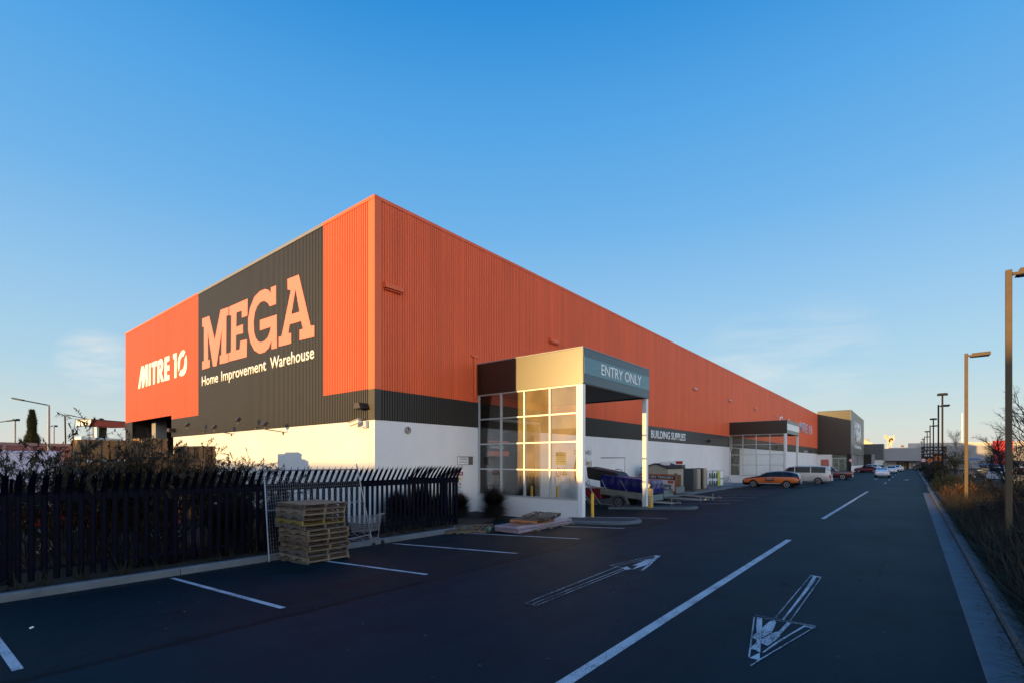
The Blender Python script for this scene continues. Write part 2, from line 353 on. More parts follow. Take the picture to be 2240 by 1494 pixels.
def debris(name, n, fx, fy, z, lbl, seed):
    r = random.Random(seed); g = MB()
    for k in range(n):
        x, y = fx(r), fy(r); s_ = r.uniform(.012,.035); a = r.uniform(0,6.28); c, d = math.cos(a)*s_, math.sin(a)*s_; zz = (gz(x) if z is None else z)+.006; g.add([(x+c,y+d,zz),(x-d*.5,y+c*.5,zz+r.uniform(0,.012)),(x-c,y-d,zz),(x+d*.5,y-c*.5,zz+r.uniform(0,.012))], [(0,1,2,3)])
    tag(g.build(name, mat('dead_leaf', (.035,.022,.012), .9, col2=(.16,.12,.08), scale=30)), lbl, 'leaves', kind='stuff')
debris('leaf_litter', 420, lambda r: 1.02-abs(r.gauss(0,.09)), lambda r: 3+45*r.random()**1.6, .012, 'dead leaves and grit gathered in the gutter along the verge', 1)
debris('leaf_litter', 420, lambda r: -13.42+abs(r.gauss(0,.22)), lambda r: r.uniform(.5,14), None, 'dead leaves and grit along the foot of the fence kerb', 2)
debris('grit', 160, lambda r: r.uniform(-12,0), lambda r: 2+14*r.random(), None, 'small stones and scraps scattered over the car park', 3)
island(17.25, 19.0, -11.75, -8.25, .12); island(24.9, 26.15, -13.2, -8.5, .12); island(70.6, 72.0, -13.2, -8.0, .12)

# painted markings
PAINT = bpy.data.materials.new('road_paint'); PAINT.use_nodes = True
def wornpaint(m, cover):
    t = m.node_tree; n = t.nodes; l = t.links; b = n['Principled BSDF']; tc = n.new('ShaderNodeTexCoord')
    nz = n.new('ShaderNodeTexNoise'); nz.inputs['Scale'].default_value = 55; nz.inputs['Detail'].default_value = 6; l.new(tc.outputs['Object'], nz.inputs[0])
    n2 = n.new('ShaderNodeTexNoise'); n2.inputs['Scale'].default_value = 1.7; n2.inputs['Detail'].default_value = 5; l.new(tc.outputs['Object'], n2.inputs[0])
    a = n.new('ShaderNodeMath'); a.operation = 'MULTIPLY_ADD'; l.new(n2.outputs[0], a.inputs[0]); a.inputs[1].default_value = .6; l.new(nz.outputs[0], a.inputs[2])
    r = n.new('ShaderNodeValToRGB'); l.new(a.outputs[0], r.inputs[0]); r.color_ramp.elements[0].position = cover-.10; r.color_ramp.elements[1].position = cover+.06
    r.color_ramp.elements[0].color = (.035,.037,.042,1); r.color_ramp.elements[1].color = (.50,.51,.53,1); l.new(r.outputs[0], b.inputs['Base Color']); b.inputs['Roughness'].default_value = .75
wornpaint(PAINT, .72)
PAINT2 = bpy.data.materials.new('worn_road_paint'); PAINT2.use_nodes = True; wornpaint(PAINT2, .74); PAINT3 = bpy.data.materials.new('faint_road_paint'); PAINT3.use_nodes = True; wornpaint(PAINT3, .83)
def flat(pts, dz=.004): return [(x, y, gz(x)+dz) for x, y in pts]
g = MB()
for k in list(range(0, 6))+[6, 9, 10, 11]+list(range(12, 40)):
    y = .87+3.085*k+(.9 if k >= 6 else 0); xe = -13.2 if k < 12 else -13.85
    if 59 < y < 60: pass
    for xa, xb in ((xe, -13.3), (max(xe, -13.3), -8)) if xe < -13.3 else ((xe, -8),):
        g.add(flat([(xa, y-.05), (xb, y-.05), (xb, y+.05), (xa, y+.05)]), [(0,1,2,3)])
tag(g.build('parking_bay_lines', PAINT), kind='structure')
g = MB()
for ya, yb, xa, xb in ((-6, 17.1, -2.93, -2.93), (24.2, 48.3, -2.90, -2.75), (66, 69.5, -2.3, -2.3), (78, 82, -2.3, -2.3), (92, 97, -2.3, -2.3), (108, 113, -2.3, -2.3), (125, 130, -2.3, -2.3)):
    g.add([(xa-.075, ya, .004), (xa+.075, ya, .004), (xb+.075, yb, .004), (xb-.075, yb, .004)], [(0,1,2,3)])
tag(g.build('lane_centre_line', PAINT), kind='structure')
DZ = [0]
def poly_px(g, pts, sc, ox, oy, dz=.004):
    DZ[0] += 1; dz += .0006*(DZ[0] % 9)
    q = [T(ox+a/sc, oy+b/sc) for a, b in pts]; g.add([(v.x, v.y, v.z+dz) for v in q], [tuple(range(len(q)))])
def line_px(g, pts, sc, ox, oy, wd, dz=.0098):
    DZ[0] += 1; dz += .0005*(DZ[0] % 7)
    q = [T(ox+a/sc, oy+b/sc) for a, b in pts]
    for a, b in zip(q, q[1:]):
        d = (b-a).normalized(); s = Vector((-d.y, d.x, 0))*wd/2
        g.add([(v.x, v.y, v.z+dz) for v in (a-s, b-s, b+s, a+s)], [(0,1,2,3)])
g = MB(); A = (6.79, 1620, 1240)
for p in ([(1050,120),(1205,145),(1195,160),(1060,135)], [(1080,135),(1125,140),(1090,220),(980,370),(810,580),(640,790),(608,785),(770,580),(950,340)],
          [(245,745),(322,755),(316,980),(300,1120),(292,1275),(235,1240),(240,960),(232,880)], [(318,905),(430,810),(500,790),(528,825),(500,900),(460,975),(322,1050)], [(306,1075),(470,985),(575,950),(690,820),(750,835),(610,980),(560,1060),(400,1175),(306,1130)], [(165,1050),(236,975),(236,1080)], [(140,1205),(232,1130),(236,1235),(150,1222)],
          [(940,870),(1080,900),(1060,915),(960,890),(750,1010),(560,1130),(350,1275),(320,1270),(540,1105),(700,1015)], [(130,1350),(270,1278),(286,1282),(284,1380)]): poly_px(g, p, *A)
ga = tag(g.build('road_arrow', PAINT2), kind='structure'); g = MB()
for p in ([(1050,120),(515,760)], [(1205,145),(740,800)], [(210,745),(1110,890)], [(205,745),(125,1350)], [(1110,890),(280,1385),(150,1470)], [(215,715),(1120,880)]): line_px(g, p, *A, .020)
tag(g.build('road_arrow_outline', PAINT3), kind='structure')
g = MB(); A = (2.947, 1100, 1150)
for p in ([(985,190),(1012,193),(960,240),(940,250)], [(935,215),(965,212),(880,250),(830,258)], [(770,270),(800,260),(830,278),(790,282)], [(960,215),(985,200),(930,250),(835,280),(870,252)], [(935,250),(950,252),(905,290),(885,288)]): poly_px(g, p, *A)
tag(g.build('road_arrow', PAINT2), kind='structure'); g = MB()
for p in ([(985,190),(690,255),(905,290),(1015,192)], [(740,255),(970,205)], [(780,272),(395,425)], [(800,278),(215,515),(145,500),(740,262)], [(390,428),(190,505)]): line_px(g, p, *A, .022)
tag(g.build('road_arrow_outline', PAINT3), kind='structure')
g = MB()
for px, py in ((1983,1049),(1916,1047)):
    c = T(px, py); g.add([(c.x+a, c.y+b, .004) for a, b in ((-.1,-1.5),(.1,-1.5),(.1,0),(.4,0),(0,1.8),(-.4,0),(-.1,0))], [(0,1,2,3,4,5,6)])
tag(g.build('road_arrow', PAINT), kind='structure')

# ---------------- warehouse ----------------
XW = -17.48; YW = 12.53; TOP = 13.5; YE = 136.6; XL = -53.5
B = empty('warehouse_building', (XW, YW, 0), 'huge orange and black ribbed metal warehouse on white concrete base walls', 'building')
OP = (19.3, 24.3, 4.7)     # side drive-through opening
g = MB(); g.box(XW+.001, XW+.02, YW-.0, YW+.3, 5.42, TOP-.14)
g = MB()
corr(g, 'y', YW+.3, YE, 5.42, TOP-.12, XW, 1)
g.build('side_cladding', ORANGE, B)
g = MB(); corr(g, 'y', YW+.3, 18.9, 4.14, 5.419, XW, 1); corr(g, 'y', 18.9, 40.2, 4.7, 5.419, XW, 1); corr(g, 'y', 24.3, 40.2, 4.14, 4.7, XW, 1); corr(g, 'y', 40.2, YE, 4.14, 5.419, XW, 1, depth=.012)
g.build('charcoal_side_band', CHAR, B)
g = MB(); corr(g, 'x', -21.45, XW-.36, 5.45, TOP-.12, YW, -1); g.build('corner_cladding', ORANGE, B)
g = MB(); corr(g, 'x', XL, -36.76, 5.72, TOP-.12, YW, -1); corr(g, 'x', -41.9, -36.76, 5.43, 5.72, YW, -1); g.build('front_cladding', ORANGE, B)
g = MB(); corr(g, 'x', -36.76, -21.452, 4.14, TOP-.12, YW, -1); g.build('charcoal_sign_wall', CHAR, B)
g = MB(); corr(g, 'x', -21.45, XW-.36, 4.14, 5.449, YW, -1); g.build('charcoal_front_band', CHAR, B); g = MB(); corr(g, 'x', -41.9, -36.762, 4.14, 5.428, YW, -1); g.build('charcoal_front_band', CHAR, B); g = MB(); corr(g, 'x', XL, -51.5, 0, 5.719, YW, -1); g.build('charcoal_front_band', CHAR, B)
g = MB() # corner flashings
g.box(XW-.36, XW+.046, YW-.046, YW-.042, 5.425, TOP-.12); g.box(XW+.042, XW+.046, YW-.0415, YW+.30, 5.425, TOP-.12); g.build('corner_flashing', ORANGE, B)
g = MB(); g.box(XW-.36, XW+.046, YW-.046, YW-.042, 4.13, 5.421); g.box(XW+.042, XW+.046, YW-.0415, YW+.30, 4.13, 5.421); g.build('corner_flashing', CHAR, B)
g = MB() # parapet caps
g.box(-21.45, XW+.055, YW-.06, YW+.25, TOP-.145, TOP); g.box(XW-.2, XW+.055, YW+.2505, YE, TOP-.145, TOP); g.box(XL-.03, -36.76, YW-.06, YW+.25, TOP-.145, TOP); g.build('parapet_cap', ORANGE, B)
g = MB(); g.box(-36.758, -21.452, YW-.065, YW+.25, TOP-.145, TOP+.004); g.build('parapet_cap', mat('grey_cap', (.22,.21,.21), .4), B)
g = MB() # base walls cast in panels
g.box(XW-.2, XW+.02, YW+.012, OP[0], -.6, 4.128); g.build('concrete_wall', WHITEW, B); g = MB()
for a, b in ((OP[1], 31), (31, 40), (40, 49), (49, 58), (58, 67), (67, 76), (76, 85), (85, 95), (95, 105), (105, 115), (115, 125), (125, YE)): g.box(XW-.2, XW+.02, a+.012, b, -.6, 4.128)
g.build('concrete_wall', WHITEW, B)
g = MB()
xs = [-41.5, -36.2, -30, -23.8, XW-.37, XW-.212]
for a, b in zip(xs, xs[1:]): g.box(a, b-.014, YW-.02, YW+.18, -.6, 4.128)
g.box(XW-.212, XW+.02, YW-.02, YW+.011, -.6, 4.128)
g.build('concrete_wall', WHITEW, B)
g = MB(); g.box(XL, XW-.3, YW+.3, YE, TOP-.5, TOP-.3); g.box(XL, XL+.1, YW+.3, YE, -.3, TOP-.2); g.box(XL, XW, YE-.1, YE, -.3, TOP-.2); g.box(XL+.1, XW-.25, 60, 60.2, -.3, TOP-.6)
g.build('roof', mat('roof_sheet', (.2,.2,.2), .6), B)
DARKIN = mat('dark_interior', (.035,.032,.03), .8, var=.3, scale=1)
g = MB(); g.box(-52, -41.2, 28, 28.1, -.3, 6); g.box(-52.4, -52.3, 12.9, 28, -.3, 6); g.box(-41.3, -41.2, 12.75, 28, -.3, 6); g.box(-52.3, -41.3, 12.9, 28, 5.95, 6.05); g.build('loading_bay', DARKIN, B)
g = MB(); g.box(-50.4, -49.4, 13.6, 14.4, -.3, 5.9); g.build('loading_bay_column', mat('grey_column', (.25,.25,.27), .6), B)
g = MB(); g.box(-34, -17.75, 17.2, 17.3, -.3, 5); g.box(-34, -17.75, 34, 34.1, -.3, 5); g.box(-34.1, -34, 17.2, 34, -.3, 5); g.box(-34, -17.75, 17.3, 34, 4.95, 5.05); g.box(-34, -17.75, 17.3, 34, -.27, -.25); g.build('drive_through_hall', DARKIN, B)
g = MB(); g.box(XW-.25, XW+.06, OP[0]-.01, OP[0]+.12, -.3, OP[2]); g.box(XW-.25, XW+.06, OP[1]-.12, OP[1]+.01, -.3, OP[2]); g.box(XW-.25, XW+.06, OP[0]+.12, OP[1]-.12, OP[2]-.12, OP[2]+.01); g.build('door_frame', mat('grey_frame', (.3,.3,.3), .5), B)
for i, y in enumerate((13.28, 25.55, 38.4, 51.3, 63.85, 76.5, 90.4)):
    g = MB(); x = XW+.03; g.prism([(x, y-.35, 10.0), (x+.2, y-.35, 9.9), (x+.2, y-.35, 9.72), (x, y-.35, 9.72)], (0, .95, 0)); g.box(x, x+.12, y-.3, y+.55, 9.66, 9.70); g.build('overflow_box', ORANGE if i < 3 else mat('faded_pink_paint', (.62,.30,.24), .5), B)
g = MB(); g.tube([(XW+.07, 18.55, 5.6), (XW+.07, 18.55, 7.75)], .06); g.box(XW+.02, XW+.12, 18.3, 18.75, 7.7, 7.8); g.build('downpipe', ORANGE, B)
g = MB(); g.tube([(XW+.12, 64.7, 5.5), (XW+.12, 64.7, 4.0), (XW+.12, 64.1, 3.5), (XW+.12, 64.1, -.2)], .07); g.build('downpipe', WHITE, B)
# lettering on the lit wall, outlines measured off the wall plane
def letters(name, polys, sc, ox, oy, y, m, d0=.012):
    for nm, group in polys:
        g = MB()
        for i, pts in enumerate(group): g.prism([onY(ox+a/sc, oy+b/sc, y) for a, b in pts], (0, -(d0+.003*i), 0))
        g.build(nm, m, B)
yl = YW-.042
letters('x', [('letter_m', [[(797,1055),(797,985),(812,980),(812,690),(797,690),(797,620),(858,597),(905,800),(955,545),(1025,520),(1022,590),(1005,598),(1003,920),(1022,912),(1022,990),(948,1008),(948,935),(962,930),(966,720),(920,1022),(890,1028),(845,730),(848,975),(862,968),(862,1035)]]),
 ('letter_e', [[(1027,985),(1027,912),(1045,905),(1047,590),(1030,592),(1030,518),(1188,448),(1186,595),(1138,612),(1138,552),(1092,568),(1090,690),(1148,668),(1148,745),(1088,760),(1087,890),(1120,880),(1125,810),(1182,795),(1180,945)]]),
 ('letter_g', [[(1432,335),(1432,495),(1378,515),(1360,485),(1330,468),(1300,478),(1270,515),(1250,570),(1240,650),(1245,740),(1258,785),(1280,815),(1300,820),(1330,812),(1360,780),(1378,735),(1388,690),(1293,722),(1293,632),(1438,585),(1440,870),(1393,880),(1393,810),(1370,870),(1335,905),(1290,918),(1245,890),(1210,820),(1192,720),(1192,620),(1208,530),(1245,435),(1295,383),(1340,365),(1370,375),(1388,400),(1388,352)]]),
 ('letter_a', [[(1455,858),(1455,775),(1480,770),(1560,375),(1532,372),(1530,280),(1600,253),(1600,365),(1565,582),(1600,572),(1600,655),(1550,668),(1538,745),(1562,742),(1562,830)], [(1600,253),(1628,242),(1730,680),(1762,678),(1762,775),(1635,805),(1635,715),(1665,708),(1648,640),(1600,655),(1600,572),(1635,560),(1600,365)]])], 3.932, 240, 540, yl, ORLET)
M10 = [('letter_m', [[(140,1265),(225,700),(290,685),(285,850),(325,665),(388,640),(380,1190),(335,1215),(335,960),(285,1225),(240,1245),(240,960),(195,1250)]]),
 ('letter_i', [[(405,1190),(412,650),(425,632),(460,610),(460,1165)]]), ('letter_t', [[(480,610),(615,555),(612,690),(572,705),(565,1140),(515,1160),(518,710),(485,725)]]),
 ('letter_r', [[(625,1125),(632,565),(680,540),(680,1105)], [(678,540),(720,508),(745,520),(765,560),(780,660),(765,790),(738,860),(678,880),(678,790),(700,775),(715,720),(712,650),(690,640),(678,645)], [(690,878),(738,858),(795,1075),(725,1092)]]),
 ('letter_e', [[(805,1070),(808,480),(830,465),(930,430),(930,560),(868,590),(866,685),(932,665),(930,800),(868,815),(868,920),(930,905),(932,1035)]]),
 ('numeral_one', [[(1020,520),(1020,400),(1040,385),(1115,360),(1110,980),(1052,998),(1058,510)]]),
 ('numeral_zero', [[(1330,345),(1310,305),(1285,290),(1240,310),(1185,400),(1155,490),(1140,600),(1138,700),(1155,840),(1175,790),(1195,710),(1195,600),(1210,520),(1250,455),(1285,455),(1300,400)], [(1350,405),(1368,500),(1372,600),(1365,740),(1340,850),(1290,930),(1230,950),(1190,935),(1170,905),(1220,785),(1250,790),(1290,720),(1310,610),(1312,520),(1330,470)]])]
letters('x', M10, 11.493, 290, 740, yl, LETTER)
for s_, xa, wd_ in (('Home', -36.1, 2.62), ('Improvement', -33.0, 5.9), ('Warehouse', -26.65, 4.45)): text_mesh('subtitle_lettering', s_, LETTER, (xa, yl, 7.30), (1,0,0), (0,0,1), wd_, .62, B, offset=.012)
g = MB(); g.box(XW+.014, XW+.034, 40.2, 63.2, 4.16, 5.40); g.build('sign_panel', mat('sign_black', (.035,.032,.03), .45), B)
text_mesh('sign_lettering', 'BUILDING SUPPLIES', LETTER, (XW+.036, 40.6, 4.42), (0,1,0), (0,0,1), 8.3, .66, B, offset=.02)
[text_mesh('sign_lettering', s_, mat('pale_blue_lettering', (.55,.58,.68), .4), (XW+.045, ya, 8.35), (0,1,0), (0,0,1), wd_, 1.9, B, offset=.03, shear=.12) for s_, ya, wd_ in (('MITRE', 112.6, 9.8), ('10', 124.2, 4.2))]
text_mesh('sign_lettering', 'Garden', LETTER, (XW+.045, 93.5, 8.9), (0,1,0), (0,0,1), 12.5, 1.15, B, offset=.02)
text_mesh('sign_lettering', '505', mat('pale_blue_lettering', (.55,.58,.68), .4), (XW+.036, 117.8, 4.2), (0,1,0), (0,0,1), 4.4, .42, B, offset=.02)

# ---------------- drive-through canopies ----------------
PANE = glassmat('dusty_glass', (.90,.92,.92), .035, (.85,.66,.40))
def canopy(y0, y1, x1, zb, zt, label, sign, boardm, nx=4):
    E = empty('entry_canopy', (x1, y0, 0), label, 'canopy'); xa = XW+.04
    g = MB(); g.box(xa, x1-.004, y0, y0+.12, zb, zt-.05); g.box(xa, x1-.13, y1-.12, y1, zb, zt-.05); g.box(x1-.125, x1, y0+.004, y1, zb, zt-.05); g.build('fascia', CHAR2, E)
    g = MB(); g.box(xa, x1-.13, y0+.125, y1-.125, zb+.06, zb+.12); g.build('soffit', mat('soffit_grey', (.07,.07,.07), .7), E)
    g = MB(); g.box(xa, x1+.03, y0-.03, y1+.03, zt-.048, zt); g.build('roof_cap', mat('grey_cap', (.22,.21,.21), .4), E)
    h = zt-zb; g = MB(); g.box(x1+.002, x1+.03, y0+.05, y1-.03, zb+.27*h, zb+.73*h); bd = g.build('sign_board', boardm, E)
    g = MB(); g.box(x1+.002, x1+.018, y0+.02, y1-.01, zb+.02, zb+.27*h-.004); g.box(x1+.002, x1+.018, y0+.02, y1-.01, zb+.73*h+.004, zt-.06); g.build('trim_panel', mat('slate_trim', (.065,.10,.115), .35), E)
    if sign: text_mesh('lettering', sign, LETTER, (x1+.031, y0+1.6, zb+.36*h), (0,1,0), (0,0,1), 4.3, .50, bd)
    cz = gz(x1)
    if y0 > 60:
        g = MB(); g.box(XW+.025, XW+.05, y0+.5, y0+4.6, -.2, 4.05); g.build('side_doorway', mat('dim_stockroom', (.015,.010,.004), .8, col2=(.30,.20,.05), scale=1.6, thr=(.48,.75)), E)  # flat board, the dim interior behind the doorway painted into its colour
    for yy in (y0+.02, y1-.28):
        g = MB(); g.box(x1-.27, x1-.03, yy, yy+.25, cz-.1, zb); g.box(x1-.33, x1+.02, yy-.05, yy+.30, cz-.1, .0) if 0 else None; g.build('column', WHITE, E, bevel=.012)
    xb = x1-.28; zs = .72; g = MB(); g.box(XW+.03, xb, y0+.03, y0+.20, -.6, zs-.03); g.build('sill_wall', WHITEW, E)
    g = MB(); g.box(XW+.03, xb, y0-.01, y0+.23, zs-.028, zs+.02); rows = [zs+.02+(zb-zs-.02)*k/4 for k in range(5)]; cols = [XW+.09+(xb-.03-XW-.09)*k/nx for k in range(nx+1)]
    for c in cols: g.box(c-.04, c+.04, y0+.04, y0+.16, zs+.021, zb-.002)
    for r in rows[1:]: 
        for a, b in zip(cols, cols[1:]): g.box(a+.041, b-.041, y0+.05, y0+.15, r-.035-(.03 if r == rows[-1] else 0), r+.03-(.032 if r == rows[-1] else 0))
    wf = g.build('window_frame', ALU, E)
    for i in range(4):
        for a, b in zip(cols, cols[1:]):
            g = MB(); g.box(a+.02, b-.02, y0+.095, y0+.101, rows[i]+.01, rows[i+1]-.01); g.build('pane', PANE, wf)
    return E
CHAR2 = mat('charcoal_panel', (.016,.012,.007), .36, metal=.3, var=.12, scale=1.3, spec=1.0)
TEAL = mat('teal_sign', (.10,.21,.24), .28)
canopy(18.77, 25.75, -11.18, 5.80, 7.40, 'flat roofed drive-through canopy reading ENTRY ONLY with a glazed side wall', 'ENTRY ONLY', TEAL)
canopy(64.0, 71.6, -11.18, 5.6, 7.15, 'farther black canopy with a blank white sign board on its road side', None, mat('white_board', (.75,.78,.76), .4))

# entrance tower
XT = -10.9; YT = YE
E = empty('entrance_tower', (XT, YT, 0), 'tall black entrance block with white lettering at the far end of the warehouse', 'building')
g = MB(); corr(g, 'x', XW, XT-.15, 4.0, 14.0, YT, -1, pitch=.3, depth=.04); g.build('side_cladding', CHAR2, E)
g = MB(); corr(g, 'y', YT+.15, 174.8, 4.0, 14.0, XT, 1, pitch=.3, depth=.03); g.box(XT-.15, XT+.045, YT-.045, YT+.15, 4, 14.0); g.build('front_cladding', mat('slate_cladding', (.075,.095,.095), .30), E)
g = MB(); g.box(XW, XT+.06, YT-.06, 174.8, 14.0, 14.1); g.box(XW, XT, 174.7, 174.8, 4, 14); g.box(XW, XT-.1, YT+.1, 174.7, 3.95, 4.0); g.build('roof', BLACKP, E)
text_mesh('lettering', 'MEGA', LETTER, (XT+.04, 145.5, 7.6), (0,1,0), (0,0,1), 19.5, 4.4, E, offset=.05)
text_mesh('lettering', 'Home Improvement Warehouse', LETTER, (XT+.04, 145.5, 5.6), (0,1,0), (0,0,1), 19.5, 1.0, E, offset=.02)
g = MB(); g.box(XT-.75, XT, YT, YT+.8, -.3, 3.99); g.build('corner_column', BLACKP, E)
g = MB(); g.box(XT-.3, XT-.05, YT+.8, 174, -.3, 1.25); g.box(XW, -14.6, YT+.1, YT+.3, -.3, 3.99); g.build('base_wall', WHITEW, E)
g = MB()
for k in range(10): yy = YT+1+k*4.1; g.box(XT-.25, XT-.1, yy, yy+.15, 1.26, 3.98)
g.box(-14.6, XT-.8, YT+.15, YT+.25, 3.0, 3.15); [g.box(x, x+.1, YT+.14, YT+.26, -.3, 2.99) for x in (-14.5, -13.3, -12.1)]
g.build('shopfront_frame', ALU, E)
g = MB(); g.box(XT-.19, XT-.17, YT+.8, 174, 1.26, 3.98); g.box(-14.6, XT-.76, YT+.2, YT+.21, -.3, 3.98); g.build('shopfront_glazing', glassmat('clear_glass', (.8,.9,.88), .05), E)
g = MB(); g.box(XW, XT-.8, YT+6, YT+6.1, -.3, 4); g.build('foyer_wall', mat('foyer_cream', (.48,.42,.30), .7, var=.6, scale=1.1), E)
g = MB(); g.box(-16.8, -15.2, YT+.02, YT+.06, 1.0, 2.8); g.build('poster', mat('poster_red', (.42,.12,.08), .5, var=.5, scale=3), E)

# ---------------- palisade fence ----------------
FX = -14.33; F0 = .55; F1 = 14.25; fz = -.17
F = empty('palisade_fence', (FX, F0, fz), 'black steel palisade fence with spiked tops bent out over the kerb', 'fence')
def pale(p, along, out):
    g = MB(); a = Vector(along); o = Vector(out); p = Vector(p); W = .055
    hts = [(0, -.02), (0, 1.98)]; lean = [(.03, 2.06), (.21, 2.30)]
    def sec(off, z, wd): return [p+o*off+a*(-wd)+Vector((0,0,z)), p+o*(off+.018)+a*(-wd*.45)+Vector((0,0,z)), p+o*(off+.018)+a*(wd*.45)+Vector((0,0,z)), p+o*off+a*wd+Vector((0,0,z))]
    secs = [sec(0, .06, W), sec(0, 1.86, W), sec(.035, 1.95, W), sec(.27, 2.28, W*.9)]
    vs = [v for s_ in secs for v in s_]
    fs = [(4*i+j, 4*i+j+1, 4*i+5+j, 4*i+4+j) for i in range(3) for j in range(3)]
    # two outer prongs splay apart, the middle one stands above them
    t = p+o*.27+Vector((0,0,2.28)); n0 = len(vs)
    for s_, up, wd in ((-1, .075, .016), (1, .075, .016), (0, .15, .022)):
        b0 = t+a*(s_*W*.72); b = len(vs)
        tip = t+a*(s_*W*1.45)+o*(up*.7 if s_ == 0 else up*.4)+Vector((0,0,up)); vs += [b0-a*wd, b0+a*wd, b0+o*.012+Vector((0,0,.01)), tip]; fs += [(b, b+1, b+3), (b+1, b+2, b+3), (b+2, b, b+3)]
    g.add(vs, fs); return g
n = 0
y = F0
while y < F1-.05:
    pale((FX+.035, y, fz), (0,1,0), (1,0,0)).build('pale', FENCE, F); y += .2; n += 1
x = FX-.25
while x > XW+.15:
    pale((x, F1+.03, fz), (1,0,0), (0,1,0) if 0 else (.4,.9,0)).build('pale', FENCE, F); x -= .2
for z, hz in ((.30, .035), (1.82, .10)):
    g = MB(); g.box(FX-.01, FX+.033, F0-.1, F1+.03, fz+z-hz, fz+z+hz); g.box(XW+.05, FX-.012, F1-.02, F1+.02, fz+z-hz*.5, fz+z+hz*.5); g.build('rail', FENCE, F)
for y in (F0+.9, F0+3.75, F0+6.6, F0+9.45, F1-.02):
    g = MB(); g.box(FX-.09, FX-.012, y-.045, y+.045, fz-.2, fz+1.88); g.bar((FX-.05, y, fz+1.86), (FX+.16, y, fz+2.2), .05); g.build('post', FENCE, F)
g = MB(); g.box(XW+.06, XW+.12, F1-.03, F1+.03, fz-.1, fz+1.9); g.build('post', FENCE, F)
# ---------------- pallets ----------------
def make_pallet(loc, rz, wood, label, group, w=1.2, d=1.0, h=.128, tilt=(0,0), broken=0, cat='pallet', name='wooden_pallet'):
    E = empty(name, (0,0,0), label, cat, group); r = random.Random(hash(label) % 9999 if 0 else len(label)*7+int(loc[0]*100)+int(loc[2]*1000))
    t = .018; g = MB()   # three notched stringers run along x
    for y in (-d/2+.022, 0, d/2-.022):
        z0 = t; z1 = h-t; n = [(-w/2, z0), (-w*.33, z0), (-w*.30, z0+.035), (-w*.14, z0+.035), (-w*.11, z0), (w*.11, z0), (w*.14, z0+.035), (w*.30, z0+.035), (w*.33, z0), (w/2, z0), (w/2, z1), (-w/2, z1)]
        g.prism([(a, y-.022, b) for a, b in n], (0, .044, 0))
    g.build('stringer', wood, E)
    for nm, nb, z in (('deck_boards', 7, h-t), ('base_boards', 5, 0)):
        g = MB()
        for i in range(nb):
            if broken and nm == 'deck_boards' and i in (2, 4)[:broken]: continue
            bw = .095+r.random()*.04; x = -w/2+bw/2+(w-bw)*i/(nb-1)+r.uniform(-.012,.012)
            g.obox((x, r.uniform(-.008,.008), z+t/2), bw, d+r.uniform(-.01,.02), t-.001, (r.uniform(-.004,.004), 0, r.uniform(-.02,.02)))
        g.build(nm, WOODS[r.randrange(4)] if nm == 'deck_boards' else wood, E)
    E.location = loc; E.rotation_euler = (tilt[0], tilt[1], rz); return E
C_, L_, R_ = T(664,1235), T(602,1226), T(767,1220)
vx = (R_-C_); vy = (L_-C_); wr = vx.length; dl = vy.length
rz = math.atan2(vy.y, vy.x); print('STACK', wr, dl, C_, L_, R_); ctr = (L_+R_)/2
looks = ['reddish top pallet of the stack beside the mesh panel', 'pale stamped pallet, second from the top of the stack', 'grey split pallet, third from the top of the stack', 'yellow stained pallet, fourth from the top of the stack', 'grey stencilled pallet, fifth from the top of the stack',
 'pale jutting pallet, sixth from the top of the stack', 'tan pallet in the middle of the stack, seventh from the top', 'brown stencilled pallet, eighth from the top of the stack', 'green tinged pallet, fourth from the bottom of the stack', 'grey stamped pallet, third from the bottom of the stack', 'pale pallet resting just above the bottom one', 'rust marked bottom pallet of the stack on the asphalt']
wds = [2,3,0,'y',0,3,1,2,1,0,3,0]; YW_ = mat('yellow_stained_wood', (.20,.145,.035), .8, var=.3, scale=6)
zb = min(C_.z, L_.z)+.0; hp = .1335
for i, lb in enumerate(looks):
    k = 11-i; up = i < 5; j = random.Random(i*13)
    off = vx.normalized()*((-.06 if up else .04)+j.uniform(-.02,.02))+Vector((0,j.uniform(-.02,.02),0))
    make_pallet((ctr.x+off.x, ctr.y+off.y, zb+k*hp), rz+j.uniform(-.03,.03), YW_ if wds[i] == 'y' else WOODS[wds[i]], lb, 'pallets in the tall stack', w=1.40, d=1.20, h=.130)
# ---------------- mesh panel leaning on the fence ----------------
a0 = Vector((-13.33, 6.22, -.28)); b0 = Vector((-13.78, 9.75, -.16)); a1 = onX(577, 1029, -14.12); b1 = onX(780, 1026, -14.13)
E = empty('temporary_fence_panel', a0, 'silver wire mesh fence panel leaning on the black fence behind the pallets', 'fence panel')
GALV2 = mat('bright_galvanised', (.27,.29,.31), .45, .5, var=.15)
g = MB(); ext = Vector((-.01, 0, .18)); g.tube([a0, a1+ext], .021); g.tube([b0, b1+ext], .021); g.tube([a1, b1], .019); g.tube([a0.lerp(a1,.07), b0.lerp(b1,.07)], .017); g.tube([a0.lerp(a1,.55), b0.lerp(b1,.55)], .012); g.build('frame', GALV2, E)
g = MB()
for k in range(1, 46): t = k/46; g.bar(a0.lerp(b0,t).lerp(a1.lerp(b1,t),.075), a1.lerp(b1,t), .0032)
for k in range(1, 22): t = .07+.93*k/22; g.bar(a0.lerp(a1,t), b0.lerp(b1,t), .0032)
g.build('wire_mesh', GALV2, E)
